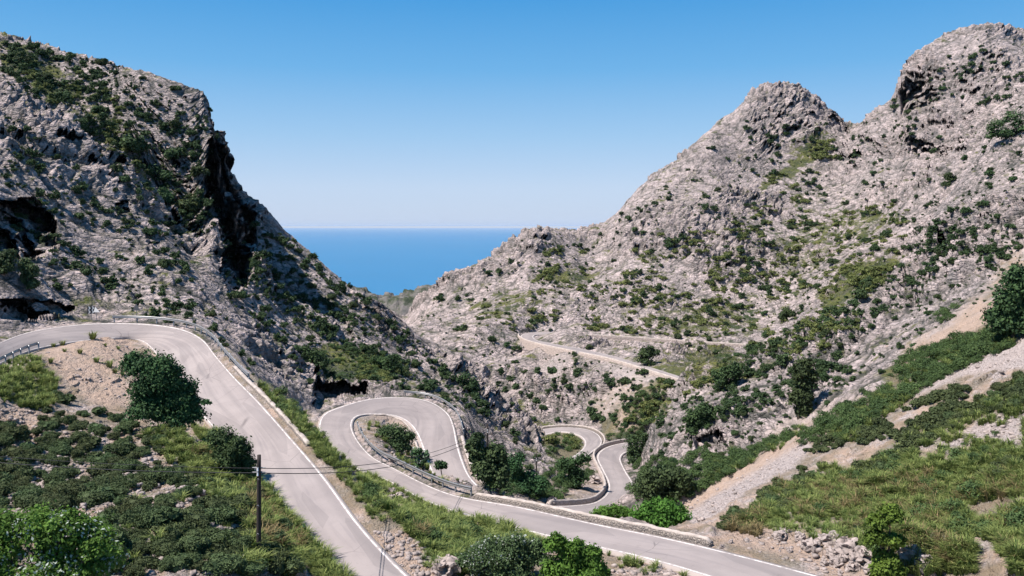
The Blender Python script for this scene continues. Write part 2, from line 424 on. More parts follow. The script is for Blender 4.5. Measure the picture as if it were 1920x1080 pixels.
CAVE = cls([([(0,375),(60,370),(105,400),(112,465),(60,480),(0,470),(-60,470),(-60,380)],14),
            ([(-60,590),(-60,560),(60,562),(140,575),(130,592),(60,602)],8),
            ([(396,250),(412,290),(440,345),(474,395),(482,440),(478,490),(452,548),(430,560),(408,520),(420,470),(398,430),(384,380),(380,300)],30),
            ([(588,700),(600,730),(640,722),(690,728),(690,745),(660,752),(625,764),(600,776),(590,760)],18),
            ([(215,385),(240,382),(245,405),(225,412)],4),([(275,440),(300,440),(302,460),(280,462)],4),([(620,590),(650,600),(665,640),(640,650)],6),
            ([(1690,150),(1740,130),(1760,170),(1720,200),(1690,190)],8),([(1700,255),(1800,265),(1790,285),(1710,280)],8),([(1560,205),(1592,225),(1590,245),(1555,235)],8),
            ([(1300,835),(1350,820),(1370,850),(1320,860)],4),([(470,420),(520,440),(500,470)],0)], 1)
def cl_lookup(M, px, py): return bil(M, px, py, -450, MS, -100, MS)
pxf, pyf = PX.ravel(), (HZ - F * Z / DD).ravel()
soft = cl_lookup(SOFT, pxf, pyf); scree = cl_lookup(SCREE, pxf, pyf); soil = cl_lookup(SOIL, pxf, pyf); green = cl_lookup(GREEN, pxf, pyf)
rdv = RD.ravel()
near_road = 1 - sstep(0.6, 3.2 + 3 * (pyf < 730), rdv)

# ---- relief
P0 = np.stack([X, Y, Z], -1)
def normals(P):
    du = np.gradient(P, axis=0); dv = np.gradient(P, axis=1)
    nn = np.cross(du, dv); nn /= (np.linalg.norm(nn, axis=-1, keepdims=True) + 1e-9)
    nn[nn[..., 2] < 0] *= -1
    return nn
def smooth_grid(A, r):
    kk = np.exp(-np.linspace(-2, 2, 2 * r + 1) ** 2); kk /= kk.sum()
    B = np.zeros_like(A)
    for j, w in enumerate(kk): B += w * np.roll(A, j - r, axis=0)
    B[:r] = A[:r]; B[-r:] = A[-r:]
    C_ = np.zeros_like(B)
    for j, w in enumerate(kk): C_ += w * np.roll(B, j - r, axis=1)
    C_[:, :r] = B[:, :r]; C_[:, -r:] = B[:, -r:]
    return C_
NRM = normals(P0)
Pf = P0.reshape(-1, 3); Nf = NRM.reshape(-1, 3)
Df = DD.ravel()
# strata frame: layers dip differently on the two sides
side = sstep(700, 950, pxf)
def strata(P, k):
    nl = np.array([0.55, 0.10, 0.83]); nl /= np.linalg.norm(nl)
    nr = np.array([-0.30, -0.15, 0.94]); nr /= np.linalg.norm(nr)
    Pl = P + (P @ nl)[:, None] * nl[None] * (k - 1)
    Pr = P + (P @ nr)[:, None] * nr[None] * (k - 1)
    return np.where(side[:, None] > 0.5, Pr, Pl)
rock = (1 - soft) * (1 - near_road)
warp = np.stack([vnoise(Pf, 9, 3), vnoise(Pf, 9, 4), vnoise(Pf, 9, 5)], 1) * 2.2 + np.stack([vnoise(Pf, 2.6, 6), vnoise(Pf, 2.6, 7), vnoise(Pf, 2.6, 8)], 1) * 0.6
Pw = Pf + warp
far = sstep(200, 330, Df)
big = fbm(Pf, 34, 3, 11) * (1.8 + 2.2 * far)
Ps = strata(Pw, 2.4)
a1, b1_, id1, t1 = facets(Ps, 13.0, 21)
a2, b2_, id2, t2 = facets(Ps, 5.4, 22)
a3, b3_, id3, t3 = facets(strata(Pw, 2.6), 2.1, 23)
e1 = sstep(0, 0.30, b1_ - a1); e2 = sstep(0, 0.34, b2_ - a2); e3 = sstep(0, 0.40, b3_ - a3)
crack1 = np.exp(-(b1_ - a1) / 0.06); crack2 = np.exp(-(b2_ - a2) / 0.08); crack3 = np.exp(-(b3_ - a3) / 0.13)
d_rock = big + e1 * ((id1 - .35) * 2.0 + t1 * 1.5 + .3) + e2 * ((id2 - .3) * 1.5 + t2 * 0.9 + .4) + e3 * ((id3 - .2) * 0.9 + t3 * 0.4)
# bedding: stepped ledges following the dip of the layers
nlv = np.array([0.55, 0.10, 0.83]) / np.linalg.norm([0.55, 0.10, 0.83]); nrv = np.array([-0.34, -0.12, 0.93]) / np.linalg.norm([-0.34, -0.12, 0.93])
hb = np.where(side > .5, Pw @ nrv, Pw @ nlv) + vnoise(Pf, 24, 71) * 2.5
def beds(per, sd):
    s_ = hb / per + vnoise(Pf, per * 3.2, sd) * .35; f_ = s_ - np.floor(s_)
    return np.where(f_ < .84, f_ / .84, (1 - f_) / .16), np.exp(-((f_ - .97) / .05) ** 2)
bA, kA = beds(4.2, 72); bB, kB = beds(1.55, 73)
bm_ = sstep(-.35, .25, vnoise(Pf, 16, 74))
d_rock = d_rock + bm_ * ((bA - .5) * 1.5 + (bB - .5) * .55)
kbed = bm_ * (kA * .8 + kB * .5)
d_rock += fbm(Pf, 1.2, 2, 31) * 0.18
nearm = (Df < 260) & (soft < .95) & (Df > 25) & (pyf < 1150)
ii = np.nonzero(nearm)[0]
a5, b5_, id5, t5 = facets(strata(Pw, 2.0)[ii], 0.85, 25)
d5 = np.zeros(len(Pf), np.float32); c5 = np.zeros(len(Pf), np.float32)
fd = (1 - sstep(190, 260, Df[ii]))
d5[ii] = sstep(0, .4, b5_ - a5) * ((id5 - .15) * .5 + t5 * .25) * fd; c5[ii] = np.exp(-(b5_ - a5) / .12) * fd
d_rock = d_rock + d5
mods = 0.28 + 0.85 * sstep(-0.25, 0.30, vnoise(Pf, 28, 41))     # smooth slabs against broken rock
d_rock = big + (d_rock - big) * mods
a4, b4_, id4, t4 = facets(Pf + warp * .3, 0.55, 24)
d_soft = fbm(Pf, 9, 4, 51) * 0.55 + (id4 - .5) * 0.14 + np.clip(0.5 - a4, 0, 1) * 0.15
mid = sstep(0.35, 0.65, fbm(Pf, 7, 3, 61) * .5 + .5) * soft * (1 - scree)
d_soft = d_soft + mid * ((id3 - .5) * 0.3 + t3 * 0.3)
d_scree = fbm(Pf, 6, 2, 52) * 0.15 + (id4 - .5) * 0.12 + t4 * .1
dsp = d_rock * (1 - soft) + d_soft * soft * (1 - scree) + d_scree * soft * scree
dsp = dsp * (1 - near_road * 0.97) * (1 - 0.75 * scree * (1 - soft))
amp = 1 - 0.55 * (1 - sstep(2.5, 12, rdv)) * (1 - soft)
dsp = dsp * amp
dirv = Nf * 0.75 + np.array([0, 0, 0.25])
P1 = Pf + dirv * dsp[:, None]
P1g = P1.reshape(X.shape + (3,))
cvn = (0.25 + 1.1 * sstep(-.35, .35, fbm(P1, 7, 3, 77))).reshape(X.shape)
cvn = np.where((PX > 575) & (PX < 710), .85 + .15 * cvn, cvn)
cave = cvn * cl_lookup(CAVE, pxf, pyf).reshape(X.shape) * (DD > 85) * (DD < 600) * sstep(1.2, 3.2, RD)
P1g = P1g * (1 + cave / DD)[..., None]
ci = np.nonzero(cave.ravel() > .4)[0]
a6, b6_, id6, t6 = facets(P1g.reshape(-1, 3)[ci] * np.array([1, .8, 1.4]), 2.6, 26)
P1g.reshape(-1, 3)[ci] += (sstep(0, .35, b6_ - a6) * ((id6 - .3) * 2.2 + t6))[:, None] * (Nf[ci] * .6 - np.array([0, .5, 0]))
# hold the skyline where the mountains have it
SKL = np.array([(-450,0),(0,60),(60,75),(130,98),(180,108),(230,125),(280,133),(330,155),(370,172),(390,190),(402,240),(420,300),(450,355),(480,377),(510,411),(545,442),(600,490),(650,535),(700,560),(765,598),
 (780,558),(820,530),(850,503),(870,505),(900,490),(940,460),(990,425),(1030,425),(1080,430),(1140,415),(1170,385),(1200,350),(1230,325),(1270,300),(1310,262),(1350,225),(1385,205),(1397,185),(1420,160),(1460,152),
 (1500,158),(1530,180),(1560,208),(1595,235),(1620,225),(1650,200),(1680,185),(1692,150),(1702,115),(1740,85),(1790,55),(1850,42),(1890,45),(1920,58),(2370,250)], float)
gpy = HZ - F * P1g[..., 2] / P1g[..., 1]; gpy[:, DD[0] > 600] = 1e4
gpy = np.where((DD > 600), 1e4, gpy)
top_r = np.argmin(gpy, axis=1); top_y = gpy[np.arange(NCOL), top_r]; top_D = DD[np.arange(NCOL), top_r]
dl = np.interp(cols, SKL[:, 0], SKL[:, 1]) - top_y
sg = 9.0; W_ = np.exp(-((cols[:, None] - cols[None]) / sg) ** 2 / 2); W_ /= W_.sum(1, keepdims=True)
dl = W_ @ dl; tD = W_ @ top_D
wgt = sstep(0.72, 0.97, DD / tD[:, None]) * (DD < 900)
P1g[..., 2] -= wgt * dl[:, None] * DD / F
P1 = P1g.reshape(-1, 3)
PG = P1g
cav = (np.clip(crack1, 0, 1) * .7 + np.clip(crack2, 0, 1) * .65 + np.clip(crack3, 0, 1) * .55 + c5 * .4 + kbed) * (1 - soft)
# ------------------------------------------------------------------ materials
def newmat(name, rough=0.9, spec=0.2):
    m = bpy.data.materials.new(name); m.use_nodes = True
    nt = m.node_tree; b = nt.nodes['Principled BSDF']
    b.inputs['Roughness'].default_value = rough
    b.inputs['Specular IOR Level'].default_value = spec
    return m, nt, b
class NT:
    def __init__(s, nt): s.n = nt.nodes; s.l = nt.links
    def new(s, t, **kw):
        nd = s.n.new(t)
        for k_, v in kw.items(): setattr(nd, k_, v)
        return nd
    def put(s, a, b): s.l.new(a, b)
    def noise(s, co, scale, detail=4, rough=0.6, dist=0.0):
        nd = s.new('ShaderNodeTexNoise'); nd.inputs['Scale'].default_value = scale; nd.inputs['Detail'].default_value = detail
        nd.inputs['Roughness'].default_value = rough; nd.inputs['Distortion'].default_value = dist
        if co is not None: s.put(co, nd.inputs['Vector'])
        return nd.outputs['Fac']
    def voro(s, co, scale, feature='F1', out='Distance', rand=1.0):
        nd = s.new('ShaderNodeTexVoronoi', feature=feature); nd.inputs['Scale'].default_value = scale
        nd.inputs['Randomness'].default_value = rand
        if co is not None: s.put(co, nd.inputs['Vector'])
        return nd.outputs[out]
    def ramp(s, fac, stops):
        nd = s.new('ShaderNodeValToRGB'); el = nd.color_ramp.elements
        while len(el) < len(stops): el.new(0.5)
        for e, (p, c) in zip(el, stops):
            e.position = p; e.color = (c[0], c[1], c[2], 1) if hasattr(c, '__len__') else (c, c, c, 1)
        s.put(fac, nd.inputs['Fac']); return nd.outputs['Color']
    def mix(s, fac, a, b, bt='MIX'):
        nd = s.new('ShaderNodeMix', data_type='RGBA', blend_type=bt)
        for v, i in ((fac, 0), (a, 6), (b, 7)):
            if hasattr(v, 'is_linked'): s.put(v, nd.inputs[i])
            elif hasattr(v, '__len__'): nd.inputs[i].default_value = (v[0], v[1], v[2], 1)
            else: nd.inputs[i].default_value = v
        return nd.outputs[2]
    def math(s, op, a, b=None, clamp=False):
        nd = s.new('ShaderNodeMath', operation=op); nd.use_clamp = clamp
        for i, v in enumerate((a, b)):
            if v is None: continue
            if hasattr(v, 'is_linked'): s.put(v, nd.inputs[i])
            else: nd.inputs[i].default_value = v
        return nd.outputs[0]
    def bump(s, h, strength, dist, nrm=None):
        nd = s.new('ShaderNodeBump'); nd.inputs['Strength'].default_value = strength; nd.inputs['Distance'].default_value = dist
        s.put(h, nd.inputs['Height'])
        if nrm is not None: s.put(nrm, nd.inputs['Normal'])
        return nd.outputs['Normal']

ROCK_A = (0.59, 0.485, 0.462); ROCK_B = (0.34, 0.292, 0.276); ROCK_D = (0.12, 0.115, 0.115)
def terrain_material():
    m, nt, b = newmat('limestone_and_soil', 0.95, 0.1)
    N = NT(nt)
    at = N.new('ShaderNodeAttribute', attribute_name='ground'); sep = N.new('ShaderNodeSeparateColor'); N.put(at.outputs['Color'], sep.inputs[0])
    soft, scree, soil = sep.outputs[0], sep.outputs[1], sep.outputs[2]
    at2 = N.new('ShaderNodeAttribute', attribute_name='ground_b'); sep2 = N.new('ShaderNodeSeparateColor'); N.put(at2.outputs['Color'], sep2.inputs[0])
    green, cav, flat = sep2.outputs[0], sep2.outputs[1], sep2.outputs[2]
    tc = N.new('ShaderNodeTexCoord').outputs['Object']
    # rock
    n1 = N.noise(tc, 0.06, 5, 0.6); n2 = N.noise(tc, 0.45, 6, 0.65); n3 = N.noise(tc, 2.2, 6, 0.7)
    rock = N.mix(N.ramp(n2, [(0.32, 0), (0.54, 1)]), ROCK_B, ROCK_A)
    rock = N.mix(N.math('MULTIPLY', N.ramp(n1, [(0.50, 0), (0.70, 1)]), 0.35), rock, (0.30, 0.275, 0.27))
    rock = N.mix(N.math('MULTIPLY', N.ramp(n3, [(0.54, 0), (0.68, 1)]), 0.30), rock, ROCK_D)
    rock = N.mix(N.math('MULTIPLY', cav, 0.8, True), rock, (0.07, 0.07, 0.062))
    # weather stains running down the faces, rusty spots
    mps = N.new('ShaderNodeMapping'); mps.inputs['Scale'].default_value = (1, 1, .16); N.put(tc, mps.inputs['Vector'])
    rock = N.mix(N.math('MULTIPLY', N.math('SUBTRACT', 1.0, flat), N.math('MULTIPLY', N.ramp(N.noise(mps.outputs[0], .5, 5, .65), [(.48, 0), (.62, 1)]), .55)), rock, (0.17, 0.165, 0.165))
    rock = N.mix(N.math('MULTIPLY', N.ramp(N.noise(tc, .16, 4, .7), [(.66, 0), (.74, 1)]), .55), rock, (0.42, 0.27, 0.16))
    # sparse grass growing on ledges of the rock
    gn = N.noise(tc, 0.22, 6, 0.72)
    gcol = N.mix(N.noise(tc, 0.9, 4), (0.075, 0.09, 0.028), (0.17, 0.165, 0.055))
    gcol = N.mix(N.ramp(N.noise(tc, 0.12, 3), [(.4, 0), (.65, 1)]), gcol, (0.035, 0.055, 0.022))
    gm = N.math('ADD', gn, N.math('MULTIPLY', green, 0.26)); gm = N.math('ADD', gm, N.math('MULTIPLY', flat, 0.14))
    gm = N.ramp(gm, [(0.66, 0), (0.76, 1)])
    rock = N.mix(gm, rock, gcol)
    # soil, stones
    sn = N.noise(tc, 1.3, 6, 0.7)
    soilc = N.mix(sn, (0.34, 0.245, 0.185), (0.46, 0.355, 0.29))
    stone_id = N.voro(tc, 6.5, out='Color'); stone_d = N.voro(tc, 6.5)
    hsv = N.new('ShaderNodeSeparateColor'); N.put(stone_id, hsv.inputs[0])
    stonec = N.mix(hsv.outputs[0], (0.31, 0.27, 0.255), (0.50, 0.43, 0.405))
    stonec = N.mix(N.ramp(stone_d, [(0.55, 0), (0.95, .8)]), stonec, (0.13, 0.11, 0.10))
    ground = N.mix(N.ramp(N.noise(tc, 0.5, 5, 0.7), [(0.42, 0), (0.58, 1)]), stonec, soilc)
    dirtg = N.mix(sn, (0.09, 0.085, 0.045), (0.17, 0.14, 0.085))
    ground = N.mix(N.math('MULTIPLY', N.ramp(N.noise(tc, 0.33, 5, 0.65), [(0.40, 0), (0.55, 1)]), 0.6), ground, dirtg)
    ground = N.mix(N.math('MULTIPLY', green, .7, True), ground, dirtg)
    screec = N.mix(N.ramp(N.noise(tc, 0.25, 4), [(.4, 0), (.7, .35)]), stonec, (0.42, 0.345, 0.315))
    ground = N.mix(scree, ground, screec)
    sm = N.math('MULTIPLY', soil, N.ramp(N.noise(tc, 0.7, 5, 0.7), [(0.30, .35), (0.55, 1)]))
    ground = N.mix(sm, ground, soilc)
    allc = N.mix(soft, rock, ground)
    allc = N.mix(N.math('MULTIPLY', N.math('MULTIPLY', scree, 0.85), N.math('SUBTRACT', 1.0, soft)), allc, screec)
    allc = N.mix(N.math('MULTIPLY', N.math('MULTIPLY', sm, 0.9), N.math('SUBTRACT', 1.0, soft)), allc, soilc)
    N.put(allc, b.inputs['Base Color'])
    # relief finer than the mesh
    # bedding cracks and small blocks, stretched along the layers
    mp = N.new('ShaderNodeMapping'); mp.inputs['Rotation'].default_value = (0.15, 0.35, 0.2); mp.inputs['Scale'].default_value = (1, 1, 2.4)
    N.put(tc, mp.inputs['Vector']); wv = N.new('ShaderNodeVectorMath', operation='ADD'); N.put(mp.outputs[0], wv.inputs[0])
    nz = N.new('ShaderNodeTexNoise'); nz.inputs['Scale'].default_value = 0.8; nz.inputs['Detail'].default_value = 3; N.put(tc, nz.inputs['Vector'])
    N.put(nz.outputs['Color'], wv.inputs[1])
    v1 = N.voro(wv.outputs[0], 0.55, 'DISTANCE_TO_EDGE'); v2 = N.voro(wv.outputs[0], 1.5, 'DISTANCE_TO_EDGE')
    ck = N.math('MULTIPLY', N.ramp(v1, [(0, 1), (0.075, 0)]), N.ramp(N.noise(tc, 0.3, 3), [(.38, 0), (.52, 1)]))
    ck = N.math('MULTIPLY', ck, N.math('SUBTRACT', 1.0, soft))
    allc = N.mix(N.math('MULTIPLY', ck, 0.75), allc, (0.08, 0.078, 0.072))
    v3 = N.voro(wv.outputs[0], 0.21, 'DISTANCE_TO_EDGE')
    ck3 = N.math('MULTIPLY', N.ramp(v3, [(0, 1), (0.085, 0)]), N.ramp(N.noise(tc, 0.13, 4, .65), [(.42, 0), (.54, 1)]))
    pit = N.ramp(N.noise(mp.outputs[0], 0.42, 5, 0.75), [(.60, 0), (.66, 1)])
    ck3 = N.math('MULTIPLY', N.math('MAXIMUM', ck3, N.math('MULTIPLY', pit, .9)), N.math('SUBTRACT', 1.0, N.math('MAXIMUM', soft, scree)))
    allc = N.mix(N.math('MULTIPLY', ck3, 0.72), allc, (0.085, 0.083, 0.070))
    N.put(allc, b.inputs['Base Color'])
    hr = N.math('ADD', N.math('MULTIPLY', N.ramp(v1, [(0, 0), (0.22, 1)]), 0.5), N.math('MULTIPLY', N.ramp(v2, [(0, 0), (0.25, 1)]), 0.22))
    hr = N.math('MULTIPLY', hr, N.math('SUBTRACT', 1.0, soft))
    hn = N.math('MULTIPLY', N.noise(tc, 1.1, 8, 0.72), 1.1)
    hs_ = N.math('MULTIPLY', N.math('MULTIPLY', stone_d, -0.22), soft)
    h = N.math('ADD', N.math('ADD', hr, hn), hs_)
    N.put(N.bump(h, 0.95, 0.6), b.inputs['Normal'])
    return m
M_TERR = terrain_material()

flat = sstep(0.55, 0.95, normals(smooth_grid(P1g, 3)).reshape(-1, 3)[:, 2])
colA = np.stack([soft, scree, soil, np.ones_like(soft)], 1).astype(np.float32)
colB = np.stack([green, cav, flat, np.ones_like(soft)], 1).astype(np.float32)
bd = lambda D: np.interp(D, [150, 165, 205, 270, 345, 400, 1500], [1040, 1000, 905, 800, 772, 760, 745])
lbase = lambda p: np.interp(p, [-450, 430, 540, 640, 860, 1000, 1040], [104, 103, 118, 138, 140, 150, 155])
rbase = lambda p: np.interp(p, [1040, 1260, 1270, 1440, 1600, 1720, 1850, 1920, 2370], [170, 172, 174, 192, 206, 226, 250, 262, 262])
pc = (PX[:-1, :-1]).ravel(); dc = DD[:-1, :-1].ravel()
left_m = (dc > lbase(pc)) & (pc < bd(dc)); right_m = (pc >= bd(dc)) & (dc > rbase(pc))
right_h = (~left_m) & (~right_m) & (pc > np.interp(dc, [20, 50, 60, 75, 120, 140, 200], [1560, 1560, 1350, 1290, 1200, 1185, 1200]))
left_h = (~left_m) & (~right_m) & (~right_h) & (pc < np.interp(dc, [20, 52, 62, 75, 90, 105, 150], [700, 735, 612, 490, 405, 300, 300]))
pid = np.where(left_m, 1, np.where(right_m, 2, np.where(right_h, 3, np.where(left_h, 4, 0))))
idx = np.arange(NCOL * NR).reshape(NCOL, NR)
quads = np.stack([idx[:-1, :-1].ravel(), idx[1:, :-1].ravel(), idx[1:, 1:].ravel(), idx[:-1, 1:].ravel()], 1)
VN = normals(P1g).reshape(-1, 3)
names = {0: ('ground', 'verges and stony banks between the bends of the road', 'ground'),
         1: ('mountain', 'steep rocky mountain flank left of the sea with a dark shaded cliff', 'mountain'),
         2: ('mountain', 'pale limestone mountain with two rounded peaks right of the sea', 'mountain'),
         3: ('hillside', 'green hillside with grey scree chutes and outcrops at the lower right', 'hillside'),
         4: ('hillside', 'scrubby stony bank inside the first bend at the lower left', 'hillside')}
for k_, (nm, lb, ct) in names.items():
    q = quads[pid == k_]
    used, inv = np.unique(q, return_inverse=True)
    me = mesh_np(nm, P1[used], inv.reshape(q.shape), [M_TERR], smooth=True)
    for an, cd in (('ground', colA), ('ground_b', colB)):
        a = me.attributes.new(an, 'FLOAT_COLOR', 'POINT'); a.data.foreach_set('color', cd[used].ravel())
    try: me.normals_split_custom_set_from_vertices(VN[used].tolist())
    except Exception as e: print('normals', e)
    tag(link(nm, me), lb, ct, kind='structure')

# ------------------------------------------------------------------ sea
def sea():
    m, nt, b = newmat('sea_water', 0.3, 0.35); N = NT(nt)
    tc = N.new('ShaderNodeTexCoord').outputs['Object']
    N.put(N.mix(N.ramp(N.noise(tc, 0.0004, 4), [(.35, 0), (.65, 1)]), (0.004, 0.112, 0.240), (0.005, 0.126, 0.265)), b.inputs['Base Color'])
    N.put(N.bump(N.noise(tc, 0.03, 6, 0.6), 0.5, 6.0), b.inputs['Normal'])
    bm = bmesh.new()
    bmesh.ops.create_circle(bm, cap_ends=True, segments=256, radius=300000)
    me = bpy.data.meshes.new('sea'); bm.to_mesh(me); bm.free(); me.materials.append(m)
    tag(link('sea', me, loc=(0, 0, -320)), 'deep blue sea reaching the horizon between the mountains', 'sea', kind='structure')
sea()
def haze():
    bm = bmesh.new(); r = bmesh.ops.create_cube(bm, size=1)
    for v in bm.verts: v.co = (v.co.x * 610000, v.co.y * 610000, -321 if v.co.z < 0 else 135)
    me = bpy.data.meshes.new('haze'); bm.to_mesh(me); bm.free()
    m = bpy.data.materials.new('sea_haze'); m.use_nodes = True; nt = m.node_tree; nt.nodes.clear()
    pv = nt.nodes.new('ShaderNodeVolumePrincipled'); pv.inputs['Color'].default_value = (0.60, 0.75, 0.96, 1); pv.inputs['Density'].default_value = HAZE; pv.inputs['Anisotropy'].default_value = 0.0
    o = nt.nodes.new('ShaderNodeOutputMaterial'); nt.links.new(pv.outputs[0], o.inputs['Volume']); me.materials.append(m)
    tag(link('haze', me), 'thin sea haze paling the horizon', 'haze', kind='stuff')
HAZE = 1.3e-5
haze()

def headland():
    xs = np.linspace(-330, 150, 240); ys = np.linspace(1180, 1750, 140)
    gx, gy = np.meshgrid(xs, ys, indexing='ij')
    px = 960 + F * xs / 1400
    top = np.interp(px, [560, 640, 665, 690, 715, 735, 755, 775, 790, 810, 850, 960, 1100], [560, 551, 546, 549, 556, 551, 547, 550, 540, 538, 520, 500, 500])
    ztop = (HZ - top) / F * 1400
    prof = np.exp(-((gy - 1400) / 150.0) ** 2)
    z = -330 + (ztop[:, None] + 330) * prof
    P = np.stack([gx, gy, z], -1).reshape(-1, 3)
    a, b_, i_, t_ = facets(P * np.array([1, 1, 1.6]), 26, 91); a2_, b2_, i2_, t2_ = facets(P, 10, 92)
    P[:, 2] += (i_ - .5) * 8 + t_ * 8 + (i2_ - .5) * 4 + fbm(P, 60, 3, 93) * 8
    n0, n1 = gx.shape; id_ = np.arange(n0 * n1).reshape(n0, n1)
    q = np.stack([id_[:-1, :-1].ravel(), id_[1:, :-1].ravel(), id_[1:, 1:].ravel(), id_[:-1, 1:].ravel()], 1)
    m, nt, b = newmat('headland_rock', 0.95, 0.1); N = NT(nt); tc = N.new('ShaderNodeTexCoord').outputs['Object']
    c = N.mix(N.ramp(N.noise(tc, 0.05, 6, .7), [(.42, 0), (.58, 1)]), (0.05, 0.062, 0.035), (0.17, 0.155, 0.145))
    N.put(c, b.inputs['Base Color']); N.put(N.bump(N.noise(tc, 0.12, 6, .7), 1, 6), b.inputs['Normal'])
    tag(link('headland', mesh_np('headland', P, q, [m], smooth=False)), 'distant grey headland low against the sea', 'headland', kind='structure')
headland()

# ------------------------------------------------------------------ roads
def road_material():
    m, nt, b = newmat('sun_bleached_asphalt', 0.85, 0.25); N = NT(nt)
    tc = N.new('ShaderNodeTexCoord').outputs['Object']
    uv = N.new('ShaderNodeUVMap', uv_map='UVMap').outputs['UV']
    sp = N.new('ShaderNodeSeparateXYZ'); N.put(uv, sp.inputs[0]); u, v = sp.outputs[0], sp.outputs[1]   # u: metres from the outer edge, v: metres along
    at = N.new('ShaderNodeAttribute', attribute_name='edge'); e = at.outputs['Fac']     # metres to the nearest edge
    n1 = N.noise(tc, 0.25, 5, 0.6); n2 = N.noise(tc, 3.0, 6, 0.7); n3 = N.noise(tc, 30.0, 3, 0.6)
    base = N.mix(N.ramp(n1, [(0.35, 0), (0.65, 1)]), (0.230, 0.196, 0.184), (0.290, 0.250, 0.234))
    base = N.mix(N.math('MULTIPLY', n2, 0.35), base, (0.19, 0.17, 0.17))
    base = N.mix(N.math('MULTIPLY', N.ramp(n3, [(.3, 0), (.7, 1)]), 0.18), base, (0.36, 0.33, 0.32))
    # streaks stretched along the driving direction
    st = N.new('ShaderNodeCombineXYZ'); N.put(N.math('MULTIPLY', u, 1.6), st.inputs[0]); N.put(N.math('MULTIPLY', v, 0.09), st.inputs[1])
    s1 = N.noise(st.outputs[0], 1.0, 5, 0.6)
    base = N.mix(N.math('MULTIPLY', N.ramp(s1, [(0.52, 0), (0.68, 1)]), 0.38), base, (0.15, 0.135, 0.14))
    base = N.mix(N.math('MULTIPLY', N.ramp(s1, [(0.30, 1), (0.45, 0)]), 0.30), base, (0.29, 0.255, 0.245))
    # cracks
    cr = N.voro(tc, 0.35, 'DISTANCE_TO_EDGE'); crm = N.math('MULTIPLY', N.ramp(cr, [(0.0, 1), (0.012, 0)]), N.ramp(N.noise(tc, 0.15, 2), [(0.5, 0), (0.6, 1)]))
    base = N.mix(N.math('MULTIPLY', crm, 0.7), base, (0.08, 0.07, 0.07))
    pt = N.new('ShaderNodeCombineXYZ'); N.put(N.math('MULTIPLY', u, .35), pt.inputs[0]); N.put(N.math('MULTIPLY', v, .11), pt.inputs[1])
    pid_ = N.new('ShaderNodeSeparateColor'); N.put(N.voro(pt.outputs[0], 1.0, out='Color'), pid_.inputs[0])
    base = N.mix(N.math('MULTIPLY', N.ramp(pid_.outputs[0], [(.66, 0), (.68, 1)]), .38), base, (0.17, 0.150, 0.146))
    whl = N.math('MULTIPLY', N.math('SINE', N.math('MULTIPLY', u, 2.4)), N.noise(tc, .12, 3)); base = N.mix(N.math('MULTIPLY', whl, .5, True), base, (0.155, 0.138, 0.135))
    base = N.mix(N.math('MULTIPLY', N.ramp(N.noise(tc, .9, 6, .8), [(.60, 0), (.68, 1)]), .4), base, (0.13, 0.115, 0.112))
    # dusty shoulders
    base = N.mix(N.math('MULTIPLY', N.ramp(N.math('ADD', e, N.math('MULTIPLY', n2, 0.5)), [(0.25, 1), (0.75, 0)]), 0.6), base, (0.37, 0.32, 0.29))
    # painted edge line
    wob = N.math('ADD', e, N.math('MULTIPLY', N.math('SUBTRACT', n2, 0.5), 0.03))
    line = N.math('MULTIPLY', N.math('GREATER_THAN', wob, 0.22), N.math('LESS_THAN', wob, 0.36))
    line = N.math('MULTIPLY', line, N.ramp(N.noise(tc, 1.6, 6, 0.75), [(0.40, 0.1), (0.56, 1)]))
    base = N.mix(line, base, (0.64, 0.60, 0.57))
    N.put(base, b.inputs['Base Color'])
    N.put(N.bump(n3, 0.25, 0.02), b.inputs['Normal'])
    return m
M_ROAD = road_material()
def build_road(rc, label):
    O, I, s = rc
    Wd = np.linalg.norm(O - I, axis=1)
    K = 14
    ts = np.array([0, .1, .25, .42, .6]) ; 
    verts = []; ed = []; uvs = []
    us = None
    for i in range(len(O)):
        w = Wd[i]
        off = np.r_[0, .22, .41, .8, np.linspace(.8, w - .8, 8)[1:-1], w - .8, w - .41, w - .22, w]
        for x in off:
            p = O[i] + (I[i] - O[i]) * (x / w)
            cr = 0.05 * (1 - (2 * x / w - 1) ** 2)
            verts.append((p[0], p[1], p[2] + cr)); ed.append(min(x, w - x)); uvs.append((x, s[i]))
    n0, n1 = len(O), 14
    # soft crumbling outer skirt so the slab has a thickness
    id_ = np.arange(n0 * n1).reshape(n0, n1)
    q = np.stack([id_[:-1, :-1].ravel(), id_[:-1, 1:].ravel(), id_[1:, 1:].ravel(), id_[1:, :-1].ravel()], 1)
    V = np.array(verts); base_n = len(V)
    lo = V.reshape(n0, n1, 3)[:, [0, -1]].copy(); lo[..., 2] -= 0.5
    V = np.vstack([V, lo.reshape(-1, 3)]); il = base_n + np.arange(n0 * 2).reshape(n0, 2)
    q2 = np.stack([id_[:-1, 0], id_[1:, 0], il[1:, 0], il[:-1, 0]], 1); q3 = np.stack([id_[1:, -1], id_[:-1, -1], il[:-1, 1], il[1:, 1]], 1)
    q = np.vstack([q, q2, q3])
    # face the asphalt upwards
    a, b_, c = V[q[0, 0]], V[q[0, 1]], V[q[0, 2]]
    if np.cross(b_ - a, c - a)[2] < 0: q = q[:, ::-1]
    me = mesh_np('road', V, q, [M_ROAD], smooth=False)
    ed = np.r_[np.array(ed), np.zeros(n0 * 2)].astype(np.float32); uvs = np.vstack([np.array(uvs), np.zeros((n0 * 2, 2))]).astype(np.float32)
    at = me.attributes.new('edge', 'FLOAT', 'POINT'); at.data.foreach_set('value', ed)
    uvl = me.uv_layers.new(name='UVMap'); uvl.data.foreach_set('uv', uvs[q.ravel()].ravel())
    return tag(link('road', me), label, 'road', kind='structure')
